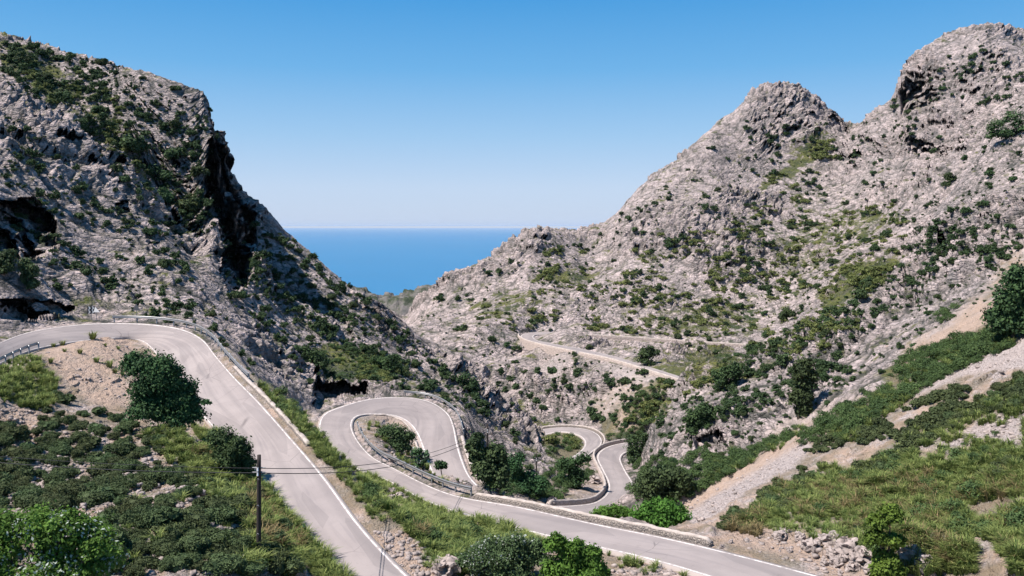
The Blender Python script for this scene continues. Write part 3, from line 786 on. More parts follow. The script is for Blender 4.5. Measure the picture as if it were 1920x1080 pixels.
build_road(RC[0], 'upper road sweeping round the left bend and down to the bottom edge')
build_road(RC[1], 'road crossing the foreground, looping the middle hairpin and dropping behind')
build_road(RC[2], 'lower hairpin seen small down in the gorge')
build_road(RC[3], 'far hairpin road on a retaining wall across the gorge')
# ------------------------------------------------------------------ finding spots on the slopes
G_PX = 960 + F * P1g[..., 0] / P1g[..., 1]; G_PY = HZ - F * P1g[..., 2] / P1g[..., 1]
G_MIN = np.minimum.accumulate(G_PY, axis=1)
def hit(px, py):
    """first ground point that shows at this spot"""
    c = int(np.clip(np.searchsorted(cols, px), 0, NCOL - 1))
    r = int(np.searchsorted(-G_MIN[c], -py))
    if r >= NR: return None
    return P1g[c, r].copy(), c, r
def road_d(p):
    d, _, _ = road_lookup(np.array([p[0]]), np.array([p[1]]))
    return float(d[0])
PATCH = {4: vnoise(P1, 4.0, 801).reshape(X.shape), 9: vnoise(strata(P1, 2.0), 9.0, 802).reshape(X.shape), 2: vnoise(P1, 2.2, 803).reshape(X.shape)}
def scatter(polys, count, smin, smax, seed, clear=0.9, power=2.0, avoid=None, mind=0.0, patch=None):
    """spots inside pixel-region polygons, [(pos, size, py)], denser where weight is larger"""
    g = np.random.default_rng(seed); M = np.zeros(mx.shape, np.float32)
    for p, v in polys: M = np.maximum(M, poly(p) * v)
    w = M.ravel().astype(np.float64); w /= w.sum()
    out = []; tries = 0
    while len(out) < count and tries < count * 12:
        tries += 1
        k_ = g.choice(len(w), p=w) if tries % 64 == 1 else None
        if k_ is None: k_ = ks[tries % 64]
        else: ks = g.choice(len(w), size=64, p=w)
        px = mx.ravel()[k_] + g.uniform(-2, 2); py = my.ravel()[k_] + g.uniform(-2, 2)
        h = hit(px, py)
        if h is None or h[0][1] > np.interp(px, [700, 780, 1100, 1300, 1900], [300, 356, 372, 440, 500]): continue
        if patch and PATCH[patch[0]][h[1], h[2]] * .75 + .25 * PATCH[2][h[1], h[2]] < patch[1]: continue
        p = h[0]
        s = smin + (smax - smin) * g.random() ** power
        if road_d(p) < clear + s * 0.4: continue
        if mind and any(abs(q[0][0] - p[0]) < mind * (s + q[1]) and abs(q[0][1] - p[1]) < mind * (s + q[1]) and np.hypot(q[0][0] - p[0], q[0][1] - p[1]) < mind * (s + q[1]) for q in out): continue
        out.append((p, s, py))
    return out

# ------------------------------------------------------------------ foliage
def leaf_material(name, dark, light, trans=0.25, per_object=0.25, flower=None):
    m = bpy.data.materials.new(name); m.use_nodes = True; nt = m.node_tree; N = NT(nt); b = nt.nodes['Principled BSDF']
    b.inputs['Roughness'].default_value = 0.75; b.inputs['Specular IOR Level'].default_value = 0.18
    at = N.new('ShaderNodeAttribute', attribute_name='tone')
    oi = N.new('ShaderNodeObjectInfo').outputs['Random']
    c = N.mix(at.outputs['Fac'], dark, light)
    hsn = N.new('ShaderNodeHueSaturation'); N.put(c, hsn.inputs['Color'])
    N.put(N.math('ADD', N.math('MULTIPLY', oi, per_object * 1.6), 1 - per_object * 0.8), hsn.inputs['Value'])
    N.put(N.math('ADD', N.math('MULTIPLY', oi, 0.05), 0.475), hsn.inputs['Hue'])
    cc_ = hsn.outputs['Color']
    if flower: cc_ = N.mix(N.math('GREATER_THAN', at.outputs['Fac'], 1.5), cc_, flower)
    N.put(cc_, b.inputs['Base Color'])
    tr = N.new('ShaderNodeBsdfTranslucent'); N.put(cc_, tr.inputs['Color'])
    ms = N.new('ShaderNodeMixShader'); ms.inputs[0].default_value = trans
    N.put(b.outputs[0], ms.inputs[1]); N.put(tr.outputs[0], ms.inputs[2]); N.put(ms.outputs[0], nt.nodes['Material Output'].inputs['Surface'])
    return m
M_CUSH = leaf_material('cushion_leaves', (0.026, 0.044, 0.018), (0.092, 0.122, 0.048), 0.12)
M_EVER = leaf_material('evergreen_leaves', (0.020, 0.040, 0.018), (0.082, 0.125, 0.046), 0.2)
M_BIG = leaf_material('broad_bush_leaves', (0.018, 0.042, 0.018), (0.070, 0.128, 0.045), 0.2, 0.1)
M_LIME = leaf_material('fresh_leaves', (0.034, 0.078, 0.012), (0.145, 0.26, 0.045), 0.35, 0.1, flower=(0.42, 0.48, 0.40))
M_GREY = leaf_material('grey_green_leaves', (0.026, 0.058, 0.022), (0.115, 0.185, 0.078), 0.25, 0.1, flower=(0.40, 0.44, 0.38))
M_GRASS = leaf_material('tussock_grass_blades', (0.055, 0.095, 0.022), (0.31, 0.34, 0.11), 0.35, 0.2)
M_STRAW = leaf_material('dry_grass_blades', (0.12, 0.115, 0.045), (0.34, 0.27, 0.13), 0.3, 0.2)
M_BARK, _nt, _b = newmat('bark', 0.95, 0.1); _b.inputs['Base Color'].default_value = (0.075, 0.06, 0.048, 1)
_N = NT(_nt); _N.put(_N.bump(_N.noise(_N.new('ShaderNodeTexCoord').outputs['Object'], 6, 6, .7), 0.8, 0.05), _b.inputs['Normal'])

def leaf_quads(blobs, n, size, seed, shell=0.35, flowers=0.0, flat=1.0, droop=0.0, elong=1.5, jit=0.10):
    g = np.random.default_rng(seed)
    B = np.array(blobs, float)                      # cx cy cz rx ry rz
    wts = (B[:, 3] * B[:, 5]) + 1e-6; wts /= wts.sum()
    bi = g.choice(len(B), n, p=wts)
    v = g.normal(size=(n, 3)); v /= np.linalg.norm(v, axis=1, keepdims=True)
    v[:, 2] = np.where(v[:, 2] < -0.35, -v[:, 2], v[:, 2])
    rad = 1 - shell * g.random(n) ** 1.6 + jit * g.normal(size=n)
    lump = 1 + 0.22 * vnoise((v * 2.3 + bi[:, None] * 7.1).astype(np.float32), 1.0, seed % 97)
    C = B[bi, :3] + v * B[bi, 3:6] * (rad * lump)[:, None]
    nrm = v * 0.75 + g.normal(size=(n, 3)) * 0.55 + np.array([0, 0, 0.25]); nrm /= np.linalg.norm(nrm, axis=1, keepdims=True)
    t = g.normal(size=(n, 3)); t[:, 2] -= droop; t -= (t * nrm).sum(1)[:, None] * nrm; t /= np.linalg.norm(t, axis=1, keepdims=True) + 1e-9
    s = np.cross(nrm, t)
    sz = size * (0.6 + 0.8 * g.random(n))[:, None]
    q = np.stack([C - t * sz * elong * .5, C + s * sz * .42, C + t * sz * elong * .5, C - s * sz * .42], 1)
    clump = vnoise((C / max(size * 5, .2)).astype(np.float32), 1.0, 5) * .5 + .5
    tone = np.clip(clump * 0.75 + 0.35 * g.random(n) - 0.05, 0, 1)
    if flowers > 0:
        fl = (g.random(n) < flowers * 2.2 * sstep(0.45, 0.7, vnoise((C / 0.7).astype(np.float32), 1, 9) * .5 + .5)) & (v[:, 2] > 0.0)
        tone = np.where(fl, 2.0, tone)
    return q.reshape(-1, 3), np.repeat(tone, 4)

def tube(p0, p1, r0, r1, k=6):
    p0 = np.array(p0, float); p1 = np.array(p1, float); d = p1 - p0; d /= np.linalg.norm(d) + 1e-9
    a = np.cross(d, [0.3, 1, 0.1]); a /= np.linalg.norm(a); b = np.cross(d, a)
    th = np.arange(k) / k * 2 * math.pi; ring = np.cos(th)[:, None] * a + np.sin(th)[:, None] * b
    V = np.vstack([p0 + ring * r0, p1 + ring * r1]); i = np.arange(k); j = (i + 1) % k
    return V, np.stack([i, j, j + k, i + k], 1)
def join(parts):
    V, Q, o = [], [], 0
    for v, q in parts:
        V.append(v); Q.append(q + o); o += len(v)
    return np.vstack(V), np.vstack(Q)

def foliage_mesh(name, quads, mat):
    V, tone = quads
    me = mesh_np(name, V, np.arange(len(V)).reshape(-1, 4), [mat])
    a = me.attributes.new('tone', 'FLOAT', 'POINT'); a.data.foreach_set('value', tone.astype(np.float32))
    return me
def merge_q(*qs): return np.vstack([q[0] for q in qs]), np.concatenate([q[1] for q in qs])
def core(blobs, k=0.72, seed=0):
    """dense twiggy middle of a shrub, as many crossing leaf-coloured quads"""
    return leaf_quads([(b[0], b[1], b[2], b[3] * k, b[4] * k, b[5] * k) for b in blobs], 40 * len(blobs), blobs[0][3] * 0.55, seed, shell=0.6, elong=1.0)

def lumpy(g, n, r, flat, h=0.0):
    B = [(0, 0, h + r * flat * .45, r * .72, r * .72, r * flat * .62)]
    for _ in range(n):
        a = g.random() * 6.283; d = r * (0.35 + 0.35 * g.random()); rr = r * (0.28 + 0.26 * g.random())
        B.append((math.cos(a) * d, math.sin(a) * d, h + r * flat * (0.15 + 0.6 * g.random()), rr, rr, rr * (0.7 + .3 * g.random())))
    return B
def cushion_variant(i, n=3200, lf=.058):
    g = np.random.default_rng(100 + i); B = lumpy(g, 6, 1.0, 0.8)
    return foliage_mesh('cushion', merge_q(leaf_quads(B, n, lf, 200 + i, shell=.25, elong=1.8), core(B, .75, i)), M_CUSH)
def ever_variant(i, n=1100, lf=.13):
    g = np.random.default_rng(300 + i); B = [(g.uniform(-.6, .6), g.uniform(-.5, .5), g.uniform(.15, .75) * (.75 + .2 * (i % 3)), *(3 * [g.uniform(.26, .5)])) for _ in range(9)]
    return foliage_mesh('evergreen', merge_q(leaf_quads(B, n, lf, 400 + i, shell=.4), core(B, .66, i)), M_EVER)
CUSH = [cushion_variant(i) for i in range(6)]
EVER = [ever_variant(i) for i in range(6)]
CUSH_LO = [cushion_variant(i, 500, .14) for i in range(6)]
EVER_LO = [ever_variant(i, 300, .2) for i in range(6)]
def trunk_mesh(h, r, seed, n=4):
    g = np.random.default_rng(seed); parts = [tube((0, 0, -.5), (g.normal() * .08 * h, g.normal() * .08 * h, h * .45), r, r * .7)]
    top = parts[0][0][6:].mean(0)
    for k_ in range(n):
        a = g.random() * 6.28; d = np.array([math.cos(a) * h * .3, math.sin(a) * h * .3, h * (.35 + .2 * g.random())])
        parts.append(tube(top, top + d * .9, r * .55, r * .2))
    V, Q = join(parts)
    return mesh_np('trunk', V, Q, [M_BARK], smooth=True)
STEM = trunk_mesh(1.2, 0.05, 1)

def place_shrub(proto_list, p, s, name, label, cat, group, stretch=1.0, stem=False, i=0):
    r = link(name, proto_list[i % len(proto_list)])
    r.location = (p[0], p[1], p[2] - 0.12 * s); r.scale = (s, s * (0.85 + .3 * random.random()), s * stretch * (0.85 + .3 * random.random()))
    r.rotation_euler = (0, 0, random.random() * 6.28)
    return tag(r, label, cat, group)

def mass(name, spots, variants, mat_index, label, cat, stretch=1.0, dens=1.0):
    """one object for what nobody could count"""
    g = np.random.default_rng(len(spots)); Vs, Ts = [], []
    src = []
    for me in variants:
        v = np.empty(len(me.vertices) * 3, np.float32); me.vertices.foreach_get('co', v)
        t_ = np.empty(len(me.vertices), np.float32); me.attributes['tone'].data.foreach_get('value', t_)
        src.append((v.reshape(-1, 3), t_))
    for p, s, py in spots:
        v, t_ = src[g.integers(len(src))]
        if dens < 1:
            nq = len(v) // 4; sel = g.random(nq) < dens; m_ = np.repeat(sel, 4); v = v[m_]; t_ = t_[m_]
        a = g.random() * 6.28; c_, s_ = math.cos(a), math.sin(a)
        sc = s * np.array([1, 1, stretch * (0.8 + .4 * g.random())]); w = v * sc
        Vs.append(np.stack([w[:, 0] * c_ - w[:, 1] * s_, w[:, 0] * s_ + w[:, 1] * c_, w[:, 2]], 1) + p - np.array([0, 0, .08 * s]))
        Ts.append(np.clip(t_ + (g.random() - .5) * .35, 0, 1))
    me = foliage_mesh(name, (np.vstack(Vs), np.concatenate(Ts)), variants[0].materials[0])
    return tag(link(name, me), label, cat, kind='stuff')

# ---- tussock grass
def tuft_variant(i, mat, nb=64, h=0.9):
    g = np.random.default_rng(500 + i); V, T = [], []
    for k_ in range(nb):
        a = g.random() * 6.28; r0 = 0.16 * math.sqrt(g.random()); b0 = np.array([math.cos(a) * r0, math.sin(a) * r0, -0.05])
        lean = 0.15 + 0.65 * g.random(); L_ = h * (0.55 + 0.55 * g.random()); a2 = a + g.normal() * .5
        d = np.array([math.cos(a2), math.sin(a2), 0]); sd = np.array([-d[1], d[0], 0]) * 0.021
        p1 = b0 + d * lean * L_ * .35 + np.array([0, 0, L_ * .62]); p2 = b0 + d * lean * L_ * 1.05 + np.array([0, 0, L_ * (.98 - .45 * lean)])
        V += [b0 - sd, b0 + sd, p1 + sd, p1 - sd, p1 - sd, p1 + sd, p2 + sd * .25, p2 - sd * .25]
        t_ = np.clip(g.normal(.5, .25), 0, 1); T += [t_ * .5] * 2 + [t_] * 4 + [min(1, t_ * 1.2)] * 2
    return foliage_mesh('tuft', (np.array(V), np.array(T)), mat)
TUFT = [tuft_variant(i, M_GRASS) for i in range(5)]
STRAW = [tuft_variant(20 + i, M_STRAW, 30, 1.1) for i in range(3)]

def edge_run(ri, which, a, b):
    """stretch of a road edge between two pixel points, with the unit vector pointing off the road"""
    O, I, s = RC[ri]; E, X_ = (O, I) if which == 'O' else (I, O)
    P = np.stack([960 + F * E[:, 0] / E[:, 1], HZ - F * E[:, 2] / E[:, 1]], 1)
    ia = int(np.argmin(np.hypot(*(P - a).T))); ib = int(np.argmin(np.hypot(*(P - b).T)))
    if ia > ib: sl = np.arange(ia, ib - 1, -1)
    else: sl = np.arange(ia, ib + 1)
    e = E[sl]; out = (E - X_)[sl]; 
    t = np.gradient(e, axis=0); t[:, 2] = 0; t /= np.linalg.norm(t, axis=1, keepdims=True)
    nrm = np.stack([-t[:, 1], t[:, 0], 0 * t[:, 0]], 1); sg = np.sign((nrm * out).sum(1)); nrm *= sg[:, None]
    return e, nrm, t

# ------------------------------------------------------------------ notable trees and bushes, one by one
def at(px, py, D=None):
    if D is not None: return unp(px, py, D)
    return hit(px, py)[0]
def grow(name, label, cat, base, boxes, mat, n, leaf, seed, trunk=0.0, flowers=0.0, group=None, shell=.4, depth=0.8, skirt=7):
    """base: (px,py) of the foot; boxes: (x0,y0,x1,y1) pixel extents of the clumps of its crown, turned into metres at its distance"""
    f = at(*base); base = base[:2]; D = f[1]; k_ = D / F; B = []
    for (x0, y0, x1, y1) in boxes:
        cx, cz = ((x0 + x1) / 2 - 960) * k_, (HZ - (y0 + y1) / 2) * k_
        rx, rz = (x1 - x0) / 2 * k_, (y1 - y0) / 2 * k_
        off = (random.random() - .5) * rx * .5
        B.append((cx - f[0], off, cz - f[2], rx, rx * depth, rz))
    g = np.random.default_rng(seed + 70); H_ = max(b[2] + b[5] for b in B); C2 = []
    for b in B:
        C2.append((b[0], b[1], b[2], b[3] * .88, b[4] * .88, b[5] * .88))
        for _ in range(5):
            v = g.normal(size=3); v /= np.linalg.norm(v); rr = .30 + .22 * g.random()
            C2.append((b[0] + v[0] * b[3] * .72, b[1] + v[1] * b[4] * .72, b[2] + v[2] * b[5] * .72, b[3] * rr, b[4] * rr, b[5] * rr))
    wx = (min(b[0] - b[3] for b in B), max(b[0] + b[3] for b in B))
    for _ in range(skirt):
        C2.append((wx[0] * .55 + (wx[1] - wx[0]) * .55 * g.random(), (g.random() - .5) * (wx[1] - wx[0]) * .4, H_ * (.08 + .22 * g.random()), (wx[1] - wx[0]) * .17, (wx[1] - wx[0]) * .17, H_ * .16))
    B0 = B; B = C2
    root = empty(name, tuple(f)); tag(root, label, cat, group)
    q = leaf_quads(B, n, leaf, seed, shell=shell, flowers=flowers, jit=.17)
    q2 = leaf_quads([(b[0], b[1], b[2], b[3] * .6, b[4] * .6, b[5] * .6) for b in B], n // 10, leaf * 2.2, seed + 1, shell=.7)
    q2 = (q2[0], np.clip(q2[1], 0, .6))
    link('crown', foliage_mesh('crown', merge_q(q, q2), mat), root)
    r = 0.05 + 0.02 * B[0][3] if not trunk else trunk; parts = []
    g = np.random.default_rng(seed); fork = np.array([0, 0, max(.3, B[0][2] * .25)])
    parts.append(tube((0, 0, -.6), fork, r * 1.3, r))
    for b in B0[:7]:
        m_ = fork * .4 + np.array(b[:3]) * .6 + g.normal(size=3) * .15 * b[3]
        parts.append(tube(fork, m_, r * .8, r * .5)); parts.append(tube(m_, np.array(b[:3]) + np.array([0, 0, b[5] * .5]), r * .5, r * .15))
    V, Q = join(parts); link('trunk', mesh_np('trunk', V, Q, [M_BARK], smooth=True), root)
    return root

grow('evergreen_tree', 'large dense dark green bushy tree inside the upper bend of the road', 'tree', (322, 800),
     [(228,655,312,735),(255,668,345,760),(240,730,330,800),(300,770,375,810),(290,690,365,790),(320,735,378,800),(240,700,300,750),(335,760,392,802),(350,742,375,768),(375,748,396,762),(225,665,270,715),(310,680,350,720),(262,740,330,795)], M_BIG, 26000, .15, 1, .14)
grow('evergreen_tree', 'rounded dark bush at the left edge of the upper road, above the utility pole', 'bush', (432, 892),
     [(385,800,445,862),(420,815,472,880),(395,830,450,890),(440,850,480,890)], M_BIG, 12000, .12, 2, .1)
grow('flowering_tree', 'fresh green tree dotted with white blossom in the lower left corner', 'tree', (110, 1120),
     [(-30,960,60,1050),(20,950,120,1050),(80,955,170,1040),(120,975,205,1050),(150,1000,215,1060),(40,1010,150,1100),(-60,1000,40,1100)], M_LIME, 24000, .095, 3, .12, flowers=.09)
grow('flowering_bush', 'grey green bush speckled with pale flowers at the bottom edge between the two roads', 'bush', (945, 1090),
     [(865,1010,950,1085),(920,998,1000,1080),(970,1010,1040,1080),(880,1040,1010,1110)], M_GREY, 22000, .09, 4, .08, flowers=.07)
grow('fig_bush', 'bright green leafy bush at the bottom edge beside the foreground road', 'bush', (1075, 1095),
     [(1020,1003,1060,1050),(1050,1012,1100,1070),(1085,1022,1130,1075),(1015,1040,1090,1100),(1080,1050,1140,1100)], M_LIME, 14000, .13, 5, .07)
grow('olive_tree', 'dark bushy tree behind the parapet at the bend of the middle road', 'tree', (1240, 945),
     [(1190,880,1250,935),(1230,868,1290,920),(1250,890,1300,940),(1195,900,1240,945)], M_EVER, 7000, .22, 6, .12)
grow('carob_bush', 'bright yellow green round bush just behind the stone parapet at the foot of the scree', 'bush', (1238, 1000, 71),
     [(1182,940,1240,990),(1220,935,1280,985),(1250,948,1298,992),(1190,955,1290,998)], M_LIME, 9000, .15, 7, .1)
grow('young_bush', 'low light green bush behind the parapet left of the round one', 'bush', (1145, 990, 78),
     [(1108,950,1150,975),(1135,945,1175,978),(1150,955,1190,985)], M_LIME, 4500, .15, 8, .05)
grow('pine_tree', 'large dark tree high on the right edge above the orange earth path', 'tree', (1900, 640),
     [(1858,530,1915,610),(1875,495,1950,580),(1870,560,1930,635),(1920,520,1990,620),(1850,585,1900,630)], M_BIG, 11000, .24, 9, .18)
grow('pine_tree', 'tall narrow dark tree rising in front of the right rock outcrops', 'tree', (1503, 785),
     [(1482,670,1530,720),(1485,695,1537,740),(1490,725,1525,765),(1495,750,1518,785)], M_EVER, 6000, .24, 10, .16)
grow('fig_tree', 'vivid green small tree above the earthy road cut at the lower right', 'tree', (1665, 1100),
     [(1625,965,1670,1000),(1645,945,1692,985),(1618,990,1665,1025),(1650,1000,1695,1030),(1640,1030,1680,1080)], M_LIME, 8000, .14, 11, .09)
grow('island_bush', 'dark green bush filling the inside of the middle hairpin', 'bush', (745, 852),
     [(700,798,740,830),(722,793,765,835),(740,805,780,850),(715,820,770,855)], M_EVER, 6000, .18, 12, .08)
grow('olive_sapling', 'pale grey leaved sapling between the guardrail and the right arm of the hairpin', 'sapling', (793, 885),
     [(770,838,795,865),(785,845,808,872),(775,858,800,882)], M_GREY, 1500, .16, 13, .05, shell=.9, flowers=.15, skirt=0)
grow('sapling', 'small dark green sapling alone at the inner edge of the hairpin right arm', 'sapling', (828, 900),
     [(815,863,832,880),(824,866,840,884)], M_EVER, 900, .16, 14, .05, shell=.9, skirt=0)
grow('gorge_bush', 'broad dark bush below the hairpin right arm, left of the thin pole', 'bush', (915, 920),
     [(872,820,910,870),(885,855,935,910),(905,830,950,880),(920,870,960,915),(880,810,905,840)], M_EVER, 7000, .22, 15, .1)
grow('gorge_bush', 'dark bush spreading right of the thin pole down in the gorge', 'bush', (985, 925),
     [(940,850,985,900),(955,885,1010,930),(985,895,1030,935)], M_BIG, 6000, .22, 16, .1)
grow('gorge_bush', 'green bush against the outer side of the snaking middle road parapet', 'bush', (1070, 915),
     [(1040,855,1085,895),(1060,870,1100,915),(1035,890,1080,930),(1080,845,1108,880)], M_BIG, 6000, .22, 17, .1)
grow('gorge_bush', 'dark bush where the middle road vanishes behind rocks', 'bush', (1190, 870),
     [(1170,815,1205,850),(1180,835,1212,872),(1195,810,1220,845)], M_EVER, 3500, .22, 18, .1)
grow('rock_bush', 'mid green bush on the outcrop above the dark tree and the scree', 'bush', (1310, 812),
     [(1278,765,1320,805),(1300,755,1345,795),(1290,780,1335,812)], M_BIG, 3500, .24, 19, .08)
grow('hollow_bush', 'wide dark bush in the hollow above the middle hairpin, left side', 'bush', (592, 700),
     [(555,650,595,690),(572,655,615,700)], M_EVER, 4500, .25, 20, .1)
grow('hollow_bush', 'low green bush on the grassy ledge above the middle hairpin', 'bush', (725, 700),
     [(690,668,730,692),(715,665,755,695)], M_BIG, 3000, .25, 21, .1)
grow('ridge_bush', 'dark bush on the slope directly right of the hairpin guardrail', 'bush', (880, 745),
     [(855,695,885,725),(870,705,900,740)], M_EVER, 2500, .25, 22, .1)
grow('ledge_bush', 'dark rounded bush on the ledge below the far retaining wall road, largest there', 'bush', (1213, 685),
     [(1190,655,1225,680),(1205,650,1238,680)], M_EVER, 2000, .35, 23, .1)
grow('ledge_bush', 'green bush on the knoll where the far road ends behind the rocks', 'bush', (1360, 732),
     [(1335,690,1370,725),(1355,680,1390,720)], M_BIG, 2600, .28, 24, .1)
grow('cliff_bush', 'grey leaved bush under the dark overhang at the far left', 'bush', (55, 545),
     [(32,485,62,525),(45,495,78,535)], M_GREY, 2200, .22, 25, .1)
grow('cliff_bush', 'dark bush at the left frame edge under the dark overhang', 'bush', (10, 515),
     [(-20,470,32,512)], M_EVER, 2000, .25, 26, .1)
grow('peak_bush', 'dark bush high up at the right frame edge below the taller peak', 'bush', (1890, 262),
     [(1850,220,1890,255),(1875,205,1925,245),(1900,225,1935,260)], M_EVER, 3500, .3, 27, .1)

# ---- smaller bushes picked out in the photograph: px, py of the foot, width in px
PICK_LEFT = [(190,122,34),(330,170,30),(250,290,70),(300,340,60),(330,300,50),(150,245,46),(45,120,50),(80,150,40),(340,400,70),(300,380,50),(370,330,40),(395,262,30),
 (410,300,26),(120,190,40),(60,90,30),(210,330,30),(145,365,30),(45,250,20),(225,345,30),(310,500,36),(342,500,24),(335,530,20),(355,528,18),(18,352,20),(400,595,22),
 (421,650,20),(445,560,26),(560,475,20),(550,455,16),(470,500,30),(430,560,30),(595,500,20),(640,535,24),(655,530,16),(500,480,26),(520,520,22),(585,540,24),(620,560,26),(660,580,24),
 (540,560,20),(700,600,20),(480,600,26),(505,610,22),(520,640,24),(545,660,26),(580,640,22),(650,650,24),(680,620,20),(560,700,22),(575,720,24),(530,610,18),(780,690,26),(800,720,24),(830,745,22),(760,700,22),(740,570,20),(745,640,24),
 (705,560,14),(280,440,34),(240,420,28),(200,400,24),(260,560,16),(105,495,18),(110,545,26),(215,265,30),(180,210,34),(260,220,28),(300,200,24),(330,240,30),(270,150,16),(390,210,14)]
PICK_RIGHT = [(1565,495,30),(1620,560,46),(1600,575,30),(1640,540,30),(1482,600,42),(1455,480,16),(1410,385,16),(1250,375,14),(1215,400,10),(1290,320,10),(1345,360,14),(1365,300,14),(1300,340,12),(1535,355,18),(1500,395,14),(1570,420,16),(1640,330,18),(1660,345,14),
 (1680,380,22),(1700,215,22),(1720,270,18),(1760,260,16),(1780,350,22),(1620,455,24),(1660,440,22),(1590,450,20),(1640,470,24),(1480,430,18),(1430,420,14),(1400,440,12),(1380,470,14),(1345,500,14),(1290,480,12),(1240,500,14),(1190,510,12),(1150,490,12),
 (1100,470,12),(1060,500,12),(1020,470,10),(1105,530,14),(1050,550,14),(1000,560,14),(950,590,14),(1150,560,14),(1200,570,16),(1240,600,16),(1290,600,14),(1340,590,16),(1390,560,18),(1430,590,20),(1440,540,18),(1490,520,18),(1530,540,18),(1330,640,16),(1270,636,20),(1410,615,16),(1100,600,12),(1040,600,12),(1180,600,12),
 (1790,340,30),(1860,330,24),(1810,300,18),(1560,300,12),(1610,290,12),(1420,330,12),(1450,260,14),(1400,230,10),(1470,240,16),(1860,120,14),(1800,150,16),(1765,170,22),(1780,110,14),(1890,150,14)]
PICK_GORGE = [(1040,655,22),(1062,660,24),(1085,660,30),(1105,655,20),(1010,700,22),(1035,700,26),(1060,720,20),(1050,745,14),(1085,700,12),(1170,720,24),(1195,730,26),(1230,745,22),(1150,715,18),(1105,770,16),(950,650,16),(965,680,16),(985,700,16),(940,700,20),(920,640,18),(1000,655,14),
 (900,600,18),(870,620,16),(960,620,14),(980,740,14),(1020,770,20),(1000,790,16),(1045,790,18),(1180,760,18),(1150,790,26),(1170,800,22),(1128,790,20),(1250,720,24),(1030,845,20),(975,860,24),(990,880,22),(1005,860,18),(945,800,22),(960,830,20),(1032,830,20),(1310,660,18),(1340,665,16),(1380,668,20),(1290,650,14),(1250,640,12)]
PICK_OUT = [(1225,860,22),(1250,840,20),(1270,870,22),(1300,840,18),(1330,840,20),(1350,860,26),(1380,820,22),(1400,780,20),(1420,740,22),(1445,690,20),(1450,760,18),(1390,750,18),(1555,715,28),(1585,700,22),(1605,700,16),(1580,650,18),(1600,640,18),(1560,635,20),(1625,625,18),(1640,615,20),(1650,570,22),
 (1690,655,22),(1710,650,18),(1730,620,16),(1700,560,18),(1740,590,22),(1760,560,20),(1790,540,18),(1680,600,16),(1730,520,22),(1745,500,18),(1770,480,20),(1800,450,24),(1800,500,18),(1840,450,20),(1860,500,26),(1870,470,20),(1820,400,22),(1855,385,24),(1880,410,22),(1900,340,26),(1900,430,22),(1910,470,24),(1860,320,18),
 (1520,650,20),(1540,680,20),(1470,720,22),(1460,640,18),(1500,590,16),(1555,760,20),(1620,740,22),(1590,760,24),(1660,700,20),(1430,660,18),(1440,800,24),(1415,830,22),(1360,790,18)]
PK = [(PICK_LEFT, 'dark shrub clinging to the left mountain cliff', 'shrubs on the left mountain'),
      (PICK_RIGHT, 'dark shrub dotted on the far right limestone mountain', 'shrubs on the right mountain'),
      (PICK_GORGE, 'green shrub down in the gorge around the small roads', 'shrubs in the gorge'),
      (PICK_OUT, 'dark shrub among the right rock outcrops above the scree', 'shrubs among the right outcrops')]
shrub_n = 0; picked_spots = []
for lst, lb, gr in PK:
    for (px, py, w) in lst:
        h = hit(px, py)
        if h is None or h[0][1] > 700 or road_d(h[0]) < 1.0: continue
        p = h[0]; s = w / 2 / F * p[1] * .92
        place_shrub(EVER, p, s * 1.05, 'evergreen_shrub', lb, 'shrub', gr, 1.0, i=random.randrange(6)); shrub_n += 1; picked_spots.append(p)

# ---- cushion shrubs
LB = [([(0,960),(0,800),(60,820),(130,770),(230,800),(300,850),(400,900),(470,960),(480,1080),(200,1080),(200,960)],1.0),
      ([(60,730),(150,740),(240,800),(330,820),(330,860),(200,860),(80,800)],.8),([(200,960),(470,900),(600,1080),(200,1080)],1.0),([(-300,800),(0,800),(0,1080),(-300,1080)],.7)]
RB = [([(1660,800),(1740,745),(1920,700),(1920,760),(1840,780),(1740,830),(1680,880),(1620,900),(1560,880)],1.0),([(1345,992),(1420,940),(1500,880),(1560,870),(1470,960),(1400,1000)],.8),
      ([(1500,850),(1620,780),(1690,800),(1600,880)],.7),([(1920,700),(2150,640),(2150,720),(1920,760)],.8),([(1820,900),(1920,850),(1920,900)],.4)]
LBs = scatter(LB, 290, .42, 1.05, 11, mind=.40, power=1.0)
RBs = scatter(RB, 330, .4, .85, 12, mind=.35, power=1.3, patch=(4, -.25))
for i, (p, s, py) in enumerate(LBs):
    place_shrub(CUSH, p, s, 'cushion_shrub', 'rounded dark cushion shrub on the stony bank at the lower left', 'shrub', 'cushion shrubs on the lower left bank', i=random.randrange(6))
RBs.sort(key=lambda q: q[0][1] / q[1])
for i, (p, s, py) in enumerate(RBs[:50]):
    place_shrub(CUSH, p, s, 'cushion_shrub', 'small grey green cushion shrub on the right hillside between the scree chutes', 'shrub', 'cushion shrubs on the right hillside', i=random.randrange(6))
mass('low_scrub', scatter(LB, 260, .25, .5, 41) + RBs[50:] + scatter(RB, 500, .25, .5, 13, patch=(4, -.1)), CUSH_LO, 0, 'low grey green scrub covering the stony hillsides left and right', 'scrub')

